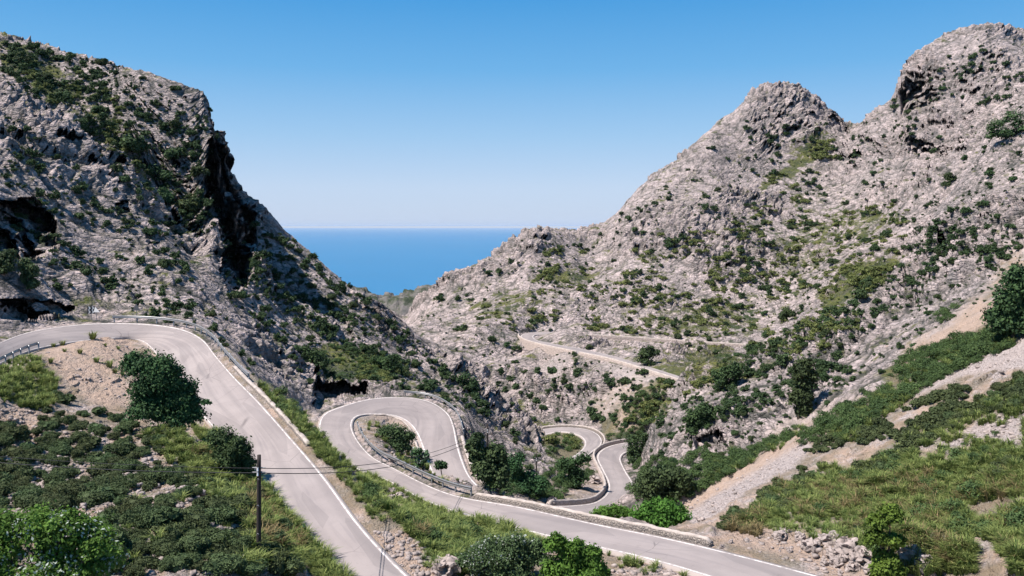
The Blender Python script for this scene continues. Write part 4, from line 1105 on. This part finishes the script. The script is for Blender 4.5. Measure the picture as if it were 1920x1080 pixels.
# ---- uncountable small scrub on the rock
MT = [([(1000,560),(990,430),(1140,420),(1300,300),(1450,170),(1600,250),(1850,60),(1920,80),(1920,500),(1740,440),(1600,540),(1440,640),(1000,620)],1.0),
      ([(780,600),(850,510),(1000,430),(1000,620),(960,780),(900,700)],1.0),([(1000,640),(1270,700),(1200,800),(1100,800),(960,780)],1.3),
      ([(0,80),(200,120),(390,200),(400,420),(330,480),(100,200),(0,180)],2.6),([(400,400),(540,440),(700,570),(860,720),(1000,850),(900,780),(740,730),(560,700),(420,560)],2.2),
      ([(0,200),(300,420),(500,720),(200,560),(0,520)],.7),([(1250,720),(1440,640),(1600,540),(1740,440),(1900,300),(1920,560),(1700,640),(1500,800),(1380,870),(1200,900)],1.6)]
mts = scatter(MT, 2600, .28, 1.4, 14, power=2.8, patch=(9, .05))
mts += scatter(MT, 2200, .16, .5, 19, power=1.5) + scatter([([(0,80),(200,120),(390,200),(400,420),(330,480),(100,200),(0,180)],1.5),([(400,400),(540,440),(700,570),(860,720),(1000,850),(900,780),(740,730),(560,700),(420,560)],2),([(0,200),(300,420),(500,720),(430,600),(200,560),(0,520)],.6)], 700, .3, 1.3, 20, power=2.2)
mts = [(p, s * (0.55 + p[1] / 320.0), py) for p, s, py in mts]
mass('mountain_scrub', mts, EVER_LO, 0, 'small dark scrub scattered over the mountain rock', 'scrub', dens=.8)
# soft yellow green ledge vegetation on the rock
LG = [([(1000,530),(1000,460),(1130,470),(1250,440),(1380,400),(1480,300),(1560,250),(1580,300),(1480,360),(1560,400),(1700,380),(1700,480),(1600,560),(1440,640),(1200,630),(1000,610)],1.0),
      ([(1530,560),(1580,500),(1680,470),(1700,490),(1620,560)],4),([(1420,350),(1480,300),(1560,262),(1545,300),(1480,330)],5),([(1010,505),(1100,485),(1120,500),(1020,520)],3),([(1330,690),(1250,700),(1180,790),(1200,820),(1260,750),(1400,690)],3),
      ([(600,660),(760,680),(770,710),(620,730)],2),([(880,570),(1000,550),(1000,620),(900,640)],1),([(0,90),(150,130),(330,280),(380,420),(250,330),(60,170)],.8),([(1380,600),(1560,560),(1640,600),(1500,690),(1400,650)],1.0),([(1010,815),(1060,805),(1095,830),(1060,880)],3)]
lgs = [(p, s * (0.5 + p[1] / 260.0), py) for p, s, py in scatter(LG, 1700, .3, 1.3, 24, power=1.8, patch=(9, -.05))]
M_LEDGE = leaf_material('ledge_grass_leaves', (0.055, 0.075, 0.022), (0.20, 0.21, 0.07), 0.25, 0.1)
mass('ledge_grass', lgs, [foliage_mesh('ledge', leaf_quads(lumpy(np.random.default_rng(700 + i), 7, 1, .35), 230, .2, 710 + i), M_LEDGE) for i in range(4)], 0, 'yellow green grassy cover on the ledges of the mountain rock', 'grass')
M_LSCRUB = leaf_material('mixed_scrub_leaves', (0.026, 0.052, 0.020), (0.100, 0.160, 0.052), 0.22, 0.1)
# bushy verges
VG = [([(590,650),(700,650),(770,695),(740,712),(690,690),(600,685)],1.5),([(1540,810),(1600,760),(1700,705),(1720,735),(1640,790),(1580,830)],1.5),([(470,710),(520,730),(590,790),(620,850),(690,900),(720,960),(760,980),(900,985),(860,1080),(780,1000),(680,940),(600,850)],.8),
      ([(870,830),(930,860),(1000,900),(1040,880),(1100,860),(1110,900),(1040,940),(950,930),(890,900)],2.0),([(1010,815),(1060,810),(1090,835),(1060,860),(1020,850)],1.0),
      ([(1130,830),(1170,740),(1260,700),(1250,760),(1190,830)],1.2),([(1180,860),(1400,850),(1510,800),(1500,812),(1300,930),(1200,940)],1.6),([(1500,800),(1560,770),(1640,760),(1500,840)],1.5),
      ([(1660,720),(1690,670),(1780,640),(1860,620),(1900,650),(1740,725)],2.0),([(1750,600),(1810,560),(1820,590),(1770,620)],1.5),([(1330,690),(1400,640),(1420,690),(1360,730)],1.0),
      ([(1380,980),(1500,900),(1920,800),(1920,1080),(1700,1060)],.12),([(380,780),(480,830),(470,900),(380,870)],.8)]
VB = [([(1180,860),(1300,880),(1400,850),(1510,795),(1505,812),(1390,880),(1290,935),(1200,940)],1.6),([(870,830),(930,860),(1000,900),(1040,880),(1100,860),(1110,900),(1040,940),(950,930),(890,900)],1.4),([(1660,720),(1690,670),(1780,640),(1860,620),(1900,650),(1740,715)],1.2),([(1130,830),(1170,760),(1260,720),(1250,760),(1190,830)],.8)]
mass('leafy_scrub', scatter(VG, 1000, .35, 1.1, 15, power=1.7, patch=(4, -.12)) + scatter(VB, 420, .4, 1.0, 18, power=1.6), [foliage_mesh('leafy', merge_q(leaf_quads(lumpy(np.random.default_rng(600 + i), 9, 1, .8), 700, .105, 610 + i)), M_LSCRUB) for i in range(4)], 0,
     'leafy green scrub filling the banks between the road bends', 'scrub')

# ---- single tussocks on the bare mound inside the upper bend
for (px, py, w, gr_) in [(172,634,28,0),(100,648,16,0),(117,645,20,0),(148,664,18,0),(94,684,18,0),(62,700,34,0),(180,680,20,0),(205,690,26,0),(215,700,18,0),(228,705,16,0),(120,660,14,1),(196,650,12,1),(220,655,12,1)]:
    p, _, _ = hit(px, py)
    while road_d(p) < .6: py += 3; p, _, _ = hit(px, py)
    s = w / F * p[1] * .9
    o = link('grass_tussock', TUFT[(px + py) % 5]); o.location = tuple(p); o.scale = (s * 1.1, s * 1.1, s * .85); o.rotation_euler = (0, 0, px)
    tag(o, 'green grass tussock on the bare earth mound inside the upper bend', 'grass tuft', 'tussocks on the mound')
# ---- grass
def verge_tufts(run, n, o0, o1, s0, s1, seed):
    e, nr, t = run; g = np.random.default_rng(seed); out = []
    for _ in range(n):
        i = g.integers(len(e)); p = e[i] + nr[i] * (o0 + (o1 - o0) * g.random() ** 1.3); hgt = g.uniform(s0, s1)
        out.append((p - np.array([0, 0, .1]), hgt, 0))
    return out
GR = [([(1540,810),(1700,705),(1720,735),(1600,840)],.8),([(1560,880),(1740,800),(1920,700),(1920,780),(1760,860)],.35),([(0,690),(0,850),(250,900),(480,1000),(600,1080),(0,1080)],.03),([(1380,1000),(1440,930),(1560,870),(1660,850),(1760,870),(1860,820),(1920,860),(1920,1080),(1720,1080),(1640,980),(1500,980)],1.3),([(1920,800),(2100,800),(2100,1080),(1920,1080)],1.0),
      ([(700,930),(760,950),(960,990),(1020,1020),(900,1080),(850,1080),(760,1000)],1.6),([(470,710),(590,790),(640,850),(700,880),(730,930),(690,930),(600,860)],1.3),
      ([(270,820),(380,800),(470,860),(560,980),(620,1060),(560,1080),(480,1000),(400,940),(330,880)],.8),([(0,690),(60,665),(100,700),(110,760),(60,780),(0,760)],1.5),
      ([(1200,930),(1400,850),(1510,790),(1520,812),(1300,925)],.7),([(1680,700),(1900,620),(1900,650),(1700,725)],.8),([(1140,1080),(1180,1045),(1260,1080)],.6),([(680,790),(720,790),(800,870),(880,915),(820,910),(720,850)],.7),
      ([(870,560),(1000,500),(1120,480),(1200,600),(1000,600)],.25),([(1400,480),(1560,420),(1700,480),(1560,600),(1400,620)],.3),([(600,660),(740,670),(700,720)],.6),([(460,960),(640,1080),(440,1080)],.5)]
grs = scatter(GR, 5200, .5, 1.2, 16, clear=.3, power=1.4, patch=(4, -.28))
grs += verge_tufts(edge_run(0, 'I', (405, 812), (655, 1090)), 260, .1, 1.6, .7, 1.3, 31) + verge_tufts(edge_run(1, 'O', (930, 983), (640, 860)), 190, .2, 2.0, .5, 1.0, 32) + verge_tufts(edge_run(1, 'O', (1300, 1077), (930, 983)), 45, .4, 1.6, .3, .7, 33) + verge_tufts(edge_run(0, 'O', (560, 836), (676, 981)), 110, .9, 2.6, .4, .9, 34)
mass('grass', grs, TUFT, 0, 'tall green tussock grass on the slopes beside the roads', 'grass')
GR_X = scatter([([(1420,985),(1500,965),(1600,975),(1700,1000),(1760,1080),(1700,1080),(1600,1030),(1480,1010)],1),([(780,1010),(860,1010),(880,1080),(800,1075)],.5)], 240, .5, 1.0, 42, clear=.4)
mass('verge_grass', GR_X, TUFT, 0, 'green grass hanging over the earthy road cuttings', 'grass')
DR = [([(1350,990),(1440,960),(1420,1010)],1.2),([(1440,900),(1920,880),(1920,1080),(1700,1060),(1500,980)],.4),([(770,1000),(830,1000),(830,1050),(780,1030)],2.0),([(450,900),(600,1040),(480,1040)],.8),([(330,860),(420,830),(460,870)],.8)]
mass('dry_grass', scatter(DR, 800, .6, 1.1, 17, clear=.3, patch=(2, 0.0)), STRAW, 0, 'straw coloured dry grass tussocks among the green grass', 'dry grass')
# ------------------------------------------------------------------ walls, rails, poles, signs, stones
def stone_material(name, a, b_, dark, sc=2.2):
    m, nt, b = newmat(name, 0.95, 0.1); N = NT(nt); tc = N.new('ShaderNodeTexCoord').outputs['Object']
    vc = N.new('ShaderNodeSeparateColor'); N.put(N.voro(tc, sc, out='Color'), vc.inputs[0])
    c = N.mix(vc.outputs[0], a, b_)
    e = N.voro(tc, sc, 'DISTANCE_TO_EDGE')
    c = N.mix(N.ramp(e, [(0.0, 1), (0.09, 0)]), c, dark)
    c = N.mix(N.math('MULTIPLY', N.noise(tc, 5, 6, .7), .5), c, tuple(x * .6 for x in a))
    N.put(c, b.inputs['Base Color'])
    N.put(N.bump(N.math('ADD', N.ramp(e, [(0, 0), (.2, 1)]), N.noise(tc, 9, 5, .7)), .8, .06), b.inputs['Normal'])
    return m
M_WSIDE = stone_material('rough_wall_stone', (0.36, 0.31, 0.27), (0.24, 0.215, 0.20), (0.15, 0.13, 0.12), 4.5)
M_WPINK = stone_material('pink_wall_stone', (0.52, 0.435, 0.39), (0.42, 0.355, 0.32), (0.28, 0.24, 0.21), 1.6)
M_WTOP, _nt, _b = newmat('weathered_mortar_top', 0.9, 0.15); N_ = NT(_nt); _tc = N_.new('ShaderNodeTexCoord').outputs['Object']
N_.put(N_.mix(N_.ramp(N_.noise(_tc, 1.2, 6, .7), [(.35, 0), (.6, 1)]), (0.27, 0.235, 0.21), (0.42, 0.365, 0.33)), _b.inputs['Base Color'])
N_.put(N_.bump(N_.noise(_tc, 6, 6, .7), .7, .05), _b.inputs['Normal'])
M_STEEL, _nt, _b = newmat('galvanised_steel', 0.42, 0.5); _b.inputs['Metallic'].default_value = 0.55; N_ = NT(_nt); _tc = N_.new('ShaderNodeTexCoord').outputs['Object']
N_.put(N_.mix(N_.noise(_tc, 3, 5, .7), (0.22, 0.225, 0.23), (0.34, 0.34, 0.34)), _b.inputs['Base Color'])
M_WOOD, _nt, _b = newmat('creosoted_wood', 0.9, 0.15); N_ = NT(_nt); _tc = N_.new('ShaderNodeTexCoord').outputs['Object']
_mp = N_.new('ShaderNodeMapping'); _mp.inputs['Scale'].default_value = (9, 9, .5); N_.put(_tc, _mp.inputs['Vector'])
N_.put(N_.mix(N_.noise(_mp.outputs[0], 2, 6, .7), (0.018, 0.015, 0.014), (0.06, 0.05, 0.045)), _b.inputs['Base Color'])
def flatmat(name, c, rough=.6, spec=.3):
    m, nt, b = newmat(name, rough, spec); N = NT(nt); tc = N.new('ShaderNodeTexCoord').outputs['Object']
    N.put(N.mix(N.math('MULTIPLY', N.noise(tc, 8, 5, .7), .35), c, tuple(x * .7 for x in c)), b.inputs['Base Color']); return m
M_BLACK = flatmat('black_cable_sheath', (0.012, 0.012, 0.013)); M_WHITE = flatmat('white_sign_paint', (0.75, 0.75, 0.74)); M_DARKP = flatmat('dark_sign_panel', (0.02, 0.022, 0.028)); M_BACK = flatmat('grey_sign_back', (0.12, 0.12, 0.125), .5)

def wall(name, runs, label, cat, off=.35, thick=.45, h=.65, below=.4, outer_below=1.5, mat_side=None, taper=True, lumps=.05, seed=0, hs=None):
    mat_side = mat_side or M_WSIDE
    e, n_, t = runs
    m = len(e); d = np.r_[0, np.cumsum(np.linalg.norm(np.diff(e, axis=0), axis=1))]
    k = max(3, int(d[-1] / .35)); s = np.linspace(0, d[-1], k)
    f = lambda A: np.stack([np.interp(s, d, A[:, j]) for j in range(3)], 1)
    e, n_ = f(e), f(n_)
    hh = np.full(k, h)
    if hs is not None: hh = np.interp(s / s[-1], [q[0] for q in hs], [q[1] for q in hs])
    if taper: hh = hh * np.clip(np.minimum(s, s[-1] - s) / .6 + .45, 0, 1)
    ob = np.full(k, outer_below) if not hasattr(outer_below, '__len__') else np.interp(s / s[-1], [q[0] for q in outer_below], [q[1] for q in outer_below])
    prof = []   # (offset, z) rings
    for j in range(k):
        H = hh[j]; o0, o1 = off, off + thick
        prof.append([(o0 + .02, -below), (o0, H * .35), (o0 + .01, H * .8), (o0 + .06, H), (o0 + thick * .5, H + .05), (o1 - .06, H), (o1, H * .8), (o1 + .03, 0), (o1 + .05, -ob[j] * .5), (o1 + .08, -ob[j])])
    prof = np.array(prof); nr = prof.shape[1]
    V = e[:, None, :] + n_[:, None, :] * prof[..., 0:1] + np.array([0, 0, 1.]) * prof[..., 1:2]
    V = V.reshape(-1, 3)
    V = V + np.stack([vnoise(V, .45, 200 + seed), vnoise(V, .45, 201 + seed), vnoise(V, .5, 202 + seed) * .8], 1) * lumps
    id_ = np.arange(k * nr).reshape(k, nr)
    q = np.stack([id_[:-1, :-1], id_[:-1, 1:], id_[1:, 1:], id_[1:, :-1]], -1)
    fm = np.zeros(q.shape[:2], int); fm[:, 2:6] = 1
    Q = q.reshape(-1, 4); fm = fm.ravel()
    cap = []
    for r0, flip in ((0, 0), (k - 1, 1)):
        for a_ in range(nr // 2 - 1):
            c4 = [id_[r0, a_], id_[r0, a_ + 1], id_[r0, nr - 2 - a_], id_[r0, nr - 1 - a_]]
            cap.append(c4 if flip else c4[::-1])
    Q = np.vstack([Q, np.array(cap)]); fm = np.r_[fm, np.zeros(len(cap), int)]
    me = mesh_np(name, V, Q, [mat_side, M_WTOP], fmat=fm)
    bm = bmesh.new(); bm.from_mesh(me); bmesh.ops.recalc_face_normals(bm, faces=bm.faces); bm.to_mesh(me); bm.free()
    return tag(link(name, me), label, cat)

wall('stone_parapet', edge_run(1, 'I', (884, 926), (1333, 1027)), 'long rough stone parapet with mortared top along the foreground road', 'wall', off=.28, thick=.36, h=.40, outer_below=3.0, seed=1)
wall('stone_parapet', edge_run(1, 'O', (858, 820), (962, 938)), 'low stone kerb wall on the outer side of the hairpin right arm', 'wall', off=.45, thick=.45, h=.34, outer_below=1.8, seed=2)
wall('stone_parapet', edge_run(1, 'O', (1035, 949), (1185, 828)), 'pale snaking stone parapet along the far bend of the middle road', 'wall', off=.25, thick=.4, h=.6, outer_below=2.6, mat_side=M_WPINK, seed=3)
wall('stone_kerb', edge_run(0, 'O', (425, 690), (560, 836)), 'low narrow stone kerb beside the upper road below the guardrail end', 'kerb', off=.55, thick=.4, h=.22, outer_below=1.2, seed=4)
wall('stone_parapet', edge_run(2, 'O', (1015, 805), (1128, 836)), 'thin low parapet round the small lower hairpin in the gorge', 'wall', off=.3, thick=.4, h=.45, outer_below=1.0, seed=5)
wall('retaining_wall', edge_run(3, 'O', (978, 629), (1085, 663)), 'tall pinkish retaining wall under the far hairpin', 'wall', off=.4, thick=.5, h=.7, outer_below=[(0, 4.0), (.15, 6), (.55, 7), (.9, 5.5), (1, 3)], mat_side=M_WPINK, seed=6)
wall('stone_parapet', edge_run(3, 'O', (1090, 664), (1281, 717)), 'parapet running down right from the far retaining wall', 'wall', off=.4, thick=.6, h=.7, outer_below=1.8, mat_side=M_WPINK, seed=7)
wall('stone_parapet', edge_run(3, 'I', (1050, 629), (1405, 650)), 'long straight thin parapet on the upper arm of the far road', 'wall', off=.3, thick=.7, h=.95, outer_below=1.6, mat_side=M_WPINK, seed=8)
wall('stone_kerb', edge_run(1, 'I', (700, 777), (790, 850)), 'broken line of small stones round the inner edge of the middle hairpin', 'kerb', off=.35, thick=.3, h=.14, outer_below=.5, lumps=.12, seed=9)

# ---- guardrails: a W-beam rail and its posts
def guardrail(runs, label, off=.6, h=.72, flip=1, skip=2.4):
    e, n_, t = runs
    d = np.r_[0, np.cumsum(np.linalg.norm(np.diff(e, axis=0), axis=1))]
    k = max(4, int(d[-1] / .5)); s = np.linspace(0, d[-1], k)
    f = lambda A: np.stack([np.interp(s, d, A[:, j]) for j in range(3)], 1)
    e, n_ = f(e), f(n_)
    base = e + n_ * off
    root = empty('guardrail', tuple(base[0])); tag(root, label, 'guardrail')
    o0 = base[0]
    pr = [(.0, -.16), (-.075, -.12), (-.075, -.06), (.0, -.02), (.0, .02), (-.075, .06), (-.075, .12), (.0, .16), (.02, .16), (-.05, .115), (-.05, .065), (.022, .02), (.022, -.02), (-.05, -.065), (-.05, -.115), (.02, -.16)]
    pr = np.array(pr); pr[:, 0] *= flip
    V = base[:, None] - o0 + n_[:, None] * pr[None, :, 0:1] + np.array([0, 0, 1.]) * (pr[None, :, 1:2] + h - .1)
    V = V.reshape(-1, 3); m = len(pr); id_ = np.arange(k * m).reshape(k, m); nx_ = np.roll(id_, -1, axis=1)
    Q = np.stack([id_[:-1], nx_[:-1], nx_[1:], id_[1:]], -1).reshape(-1, 4)
    link('rail', mesh_np('rail', V, Q, [M_STEEL], smooth=False), root)
    np_ = max(2, int(s[-1] / skip)); pm = None
    for i, x in enumerate(np.linspace(.2, s[-1] - .2, np_)):
        b0 = np.array([np.interp(x, s, base[:, j]) for j in range(3)]) - o0; nn = np.array([np.interp(x, s, n_[:, j]) for j in range(3)]); nn /= np.linalg.norm(nn)
        if pm is None:
            w = .06; PV = []; 
            for z in (-.9, h + .04):
                PV += [(-w, -w, z), (w, -w, z), (w, w, z), (-w, w, z)]
            pm = mesh_np('post', PV, [(0, 1, 5, 4), (1, 2, 6, 5), (2, 3, 7, 6), (3, 0, 4, 7), (4, 5, 6, 7), (3, 2, 1, 0)], [M_STEEL])
        p = link('post', pm, root); p.location = tuple(b0 + nn * .10); p.rotation_euler = (0, 0, math.atan2(nn[1], nn[0]))
    return root
guardrail(edge_run(0, 'O', (212, 606), (452, 715)), 'long curved steel guardrail round the outside of the upper bend', off=.75, h=.8)
guardrail(edge_run(0, 'I', (-80, 728), (62, 657)), 'straight dark backed guardrail at the left frame edge', off=.45, h=.8, flip=1)
guardrail(edge_run(1, 'O', (755, 745), (858, 815)), 'curved steel guardrail outside the top of the middle hairpin', off=.9, h=.8)
guardrail(edge_run(1, 'I', (668, 800), (872, 932)), 'long bright steel guardrail on the inner side of the hairpin left arm', off=.55, h=.75)

# ---- utility poles and cables
def pole(base, top_py, r, label, lean=0.0, fittings=True):
    D = base[1]; H = (HZ - top_py) / F * D - base[2]
    root = empty('utility_pole', tuple(base)); tag(root, label, 'utility pole')
    th = np.arange(12) / 12 * 2 * math.pi; zs = np.linspace(-.8, H, 14); V = []
    for z in zs:
        rr = r * (1.12 - .3 * max(0, z) / H); V += [(math.cos(a) * rr + lean * z, math.sin(a) * rr, z) for a in th]
    Q = []
    for j in range(len(zs) - 1):
        for i in range(12): Q.append((j * 12 + i, j * 12 + (i + 1) % 12, (j + 1) * 12 + (i + 1) % 12, (j + 1) * 12 + i))
    t0 = (len(zs) - 1) * 12
    for i in range(0, 10, 2): Q.append((t0, t0 + i + 1, t0 + i + 2, t0 + (i + 3) % 12))
    link('shaft', mesh_np('shaft', V, Q, [M_WOOD], smooth=False), root)
    if fittings:
        for z in (H - .62, H - .85):
            v1, q1 = tube((-.32 + lean * z, -.02, z), (.32 + lean * z, -.02, z), .025, .025, 6); v2, q2 = tube((.0 + lean * z, -r - .1, z - .12), (lean * z, -r - .1, z + .05), .05, .035, 8)
            br = link('cable_bracket', mesh_np('cable_bracket', v1, q1, [M_STEEL]), root); link('insulator', mesh_np('insulator', v2, q2, [M_WHITE]), br)
        for z in (1.2, 2.6, 3.9):
            if z < H - 1: v, q = tube((lean * z, -r * 1.3, z), (lean * z, -r * 1.3 - .06, z), .06, .05, 6); link('clamp', mesh_np('clamp', v, q, [M_STEEL]), root)
    return root, H
pA = hit(486, 1046)[0]; 
poleA, HA = pole(pA, 853, .115, 'nearest dark wooden utility pole on the lower left bank', lean=.004)
hB = hit(913, 926); pB = unp(914, 929, 93.5)
poleB, HB = pole(pB, 794, .11, 'thin dark utility pole standing at the kerb right of the hairpin')
pC = hit(1004, 908)[0]
poleC, HC = pole(pC, 850, .10, 'farthest thin utility pole among the gorge bushes')
def cable(a, b, sag, r, label, group=None):
    a = np.array(a); b = np.array(b); n_ = 40; V = []; Q = []; u = (b - a); u[2] = 0; u /= np.linalg.norm(u); sd = np.array([-u[1], u[0], 0])
    for i in range(n_ + 1):
        t = i / n_; p = a * (1 - t) + b * t; p = p - np.array([0, 0, 4 * sag * t * (1 - t)])
        for j in range(5):
            an = j / 5 * 6.283; V.append(p - a + sd * math.cos(an) * r + np.array([0, 0, math.sin(an) * r]))
    for i in range(n_):
        for j in range(5): Q.append((i * 5 + j, i * 5 + (j + 1) % 5, (i + 1) * 5 + (j + 1) % 5, (i + 1) * 5 + j))
    return tag(link('power_cable', mesh_np('power_cable', V, Q, [M_BLACK]), loc=tuple(a)), label, 'cable', group)
topA = lambda dx, z: pA + np.array([dx, -.14, HA - z])
topB = lambda dx, z: pB + np.array([dx, -.14, HB - z])
topC = lambda dx, z: pC + np.array([dx, -.12, HC - z])
L0 = unp(-520, 800, 46)
cable(L0 + np.array([0, 0, .28]), topA(-.14, .62), .55, .014, 'upper black cable sagging left from the nearest pole over the stony bank')
cable(L0, topA(-.14, .85), .62, .022, 'lower thicker black cable sagging left from the nearest pole over the stony bank')
cable(topA(.14, .62), topB(-.12, .6), 1.2, .020, 'upper black cable crossing the upper road towards the hairpin pole')
cable(topA(.14, .85), topB(-.12, .85), 1.35, .024, 'lower black cable crossing the upper road towards the hairpin pole')
cable(topB(.12, .62), topC(-.1, .5), 1.2, .014, 'thin cable from the hairpin pole to the farthest pole')

# ---- signs at the upper bend
def sign_post(root, h, r=.035):
    v, q = tube((0, .04, -.4), (0, .04, h), r, r, 8); link('post', mesh_np('post', v, q, [M_STEEL]), root)
def plate(root, name, pts, y, z0, mat, th=.03):
    bm = bmesh.new(); vs = [bm.verts.new((x, y, z + z0)) for x, z in pts]; f = bm.faces.new(vs)
    r = bmesh.ops.extrude_face_region(bm, geom=[f]); bmesh.ops.translate(bm, verts=[v for v in r['geom'] if isinstance(v, bmesh.types.BMVert)], vec=(0, th, 0))
    bmesh.ops.recalc_face_normals(bm, faces=bm.faces)
    me = bpy.data.meshes.new(name); bm.to_mesh(me); bm.free(); me.materials.append(mat); return link(name, me, root)
pS = hit(174, 600)[0]; r_ = empty('chevron_sign', tuple(pS + np.array([0, -.6, 0])), .1); tag(r_, 'dark sign panel with two rows of white chevrons at the upper bend', 'road sign')
sign_post(r_, 1.5); pn = plate(r_, 'panel', [(-.5, -.5), (.5, -.5), (.5, .5), (-.5, .5)], 0, 1.35, M_DARKP)
for row in (-.25, .25):
    for c_ in (-.24, .2):
        x0, zz = c_, 1.35 + row
        m_ = plate(r_, 'chevron_mark', [(x0 - .16, -.2), (x0 + .0, -.2), (x0 + .17, 0), (x0, .2), (x0 - .16, .2), (x0 + .01, 0)], -.012, zz, M_WHITE, .008); m_.parent = pn
pS2 = hit(184, 601)[0]; r_ = empty('arrow_sign', tuple(pS2 + np.array([0, -.5, 0])), -.2); tag(r_, 'small white wedge shaped sign plate right of the chevron sign', 'road sign')
sign_post(r_, 1.4); plate(r_, 'panel', [(-.38, -.25), (.5, -.22), (-.2, .45)], 0, 1.35, M_WHITE)
pS3 = hit(257, 601)[0]; r_ = empty('warning_sign', tuple(pS3 + np.array([0, -.3, 0])), .0); tag(r_, 'dark triangular warning sign seen from behind, just above the guardrail', 'road sign')
sign_post(r_, 2.0); plate(r_, 'panel', [(-.5, -.42), (.5, -.42), (0, .46)], 0, 1.75, M_BACK)

# ---- stones
def rock_variant(i, n=6):
    bm = bmesh.new(); bmesh.ops.create_cube(bm, size=1.6); bmesh.ops.subdivide_edges(bm, edges=bm.edges, cuts=n, use_grid_fill=True)
    V = np.array([v.co[:] for v in bm.verts]); V /= (np.linalg.norm(V, axis=1, keepdims=True) ** .75)
    a, b_, id_, t_ = facets(V + i * 13.7, .75, 300 + i); V = V * (1 + (id_ - .5) * .30 + t_ * .5)[:, None]; V += fbm(V, .4, 2, 310 + i)[:, None] * .06
    for v, c in zip(bm.verts, V): v.co = c
    me = bpy.data.meshes.new('rock'); bm.to_mesh(me); bm.free(); return me
M_ROCK = stone_material('boulder_limestone', (0.41, 0.345, 0.315), (0.29, 0.245, 0.225), (0.15, 0.13, 0.12), .8)
ROCKS = [rock_variant(i, 9) for i in range(4)]
for m_ in ROCKS: m_.materials.append(M_ROCK)
def rock(px, py, w, hgt, label, group=None, i=0):
    p = hit(px, py)[0]; s = w / 2 / F * p[1]
    o = link('rock', ROCKS[i % 4]); o.location = tuple(p + np.array([0, 0, s * hgt * .35])); o.scale = (s, s * .9, s * hgt); o.rotation_euler = (random.random() * .5, random.random() * .5, random.random() * 6)
    return tag(o, label, 'rock', group)
rock(832, 1072, 52, .75, 'pale rounded boulder between the two roads at the bottom edge', i=0)
rock(737, 866, 17, 1.2, 'small pointed white rock inside the middle hairpin beside the guardrail', i=1)
rock(1032, 945, 26, .6, 'pale boulder beside the snaking parapet in the gorge', i=2)
rock(1113, 905, 24, .7, 'pale broken rock against the outside of the snaking parapet', i=3)
for j, (px, py, w) in enumerate([(px - 8, py + 8, w) for px, py, w in [(732,914,17),(744,918,20),(752,908,15),(757,925,20),(768,930,15),(773,922,12),(740,926,13),(762,915,12)]]):
    rock(px, py, w, .7, 'pale rock in the small pile beside the hairpin left arm', 'rock pile beside the hairpin', i=j)
for j, (px, py, w) in enumerate([(1520,1030,34),(1555,1020,40),(1590,1035,44),(1620,1050,40),(1570,1060,30),(1710,1045,44),(1735,1062,40),(1640,1072,34),(1460,1010,26),(1330,1022,16),(1352,1028,10),(1370,1020,12),(1472,1000,18),(1500,1012,20),(1530,1020,16),(1560,1040,22),(1585,1050,20),(1600,1066,24),(1545,1060,16),(1700,1050,24),(1710,1068,20),(1480,1035,12)]):
    rock(px, py, w, .8, 'jagged rock in the earthy road cut at the lower right', 'rocks in the road cut', i=j)
ST = [([(0,880),(60,820),(110,860),(160,920),(100,960),(0,940)],2.0),([(0,760),(480,900),(640,1080),(180,1080),(0,950)],.7),([(170,840),(240,860),(300,915),(250,915),(180,880)],1.5),
      ([(1270,965),(1290,945),(1400,885),(1510,818),(1514,835),(1440,895),(1370,945),(1300,985)],.35),([(1560,800),(1680,730),(1870,655),(1920,690),(1800,710),(1700,745)],.35),([(1740,850),(1850,790),(1930,762),(1930,860),(1860,820)],.8),
      ([(80,660),(250,640),(250,760),(110,700)],.2),([(700,1000),(780,1000),(860,1100),(780,1100)],1.0),([(1330,1010),(1560,1000),(1740,1010),(1600,1090)],.35),([(1130,1080),(1180,1040),(1330,1080)],1.2),([(660,790),(760,790),(800,870),(880,920),(700,860)],.5)]
def stones():
    sp = scatter(ST, 4200, .05, .24, 21, clear=.15, power=2.2)
    src = []
    for i in range(5):
        me = rock_variant(20 + i, 1); v = np.empty(len(me.vertices) * 3, np.float32); me.vertices.foreach_get('co', v)
        src.append((v.reshape(-1, 3), np.array([list(p.vertices) for p in me.polygons]))); bpy.data.meshes.remove(me)
    g = np.random.default_rng(5); parts = []
    for p, s, _ in sp:
        v, q = src[g.integers(5)]; a = g.random() * 6.28; c_, s_ = math.cos(a), math.sin(a); w = v * s * np.array([1, .8, .65])
        parts.append((np.stack([w[:, 0] * c_ - w[:, 1] * s_, w[:, 0] * s_ + w[:, 1] * c_, w[:, 2]], 1) + p, q))
    V, Q = join(parts)
    tag(link('loose_stones', mesh_np('loose_stones', V, Q, [M_ROCK])), 'loose pale stones strewn over the banks and scree', 'stones', kind='stuff')
stones()
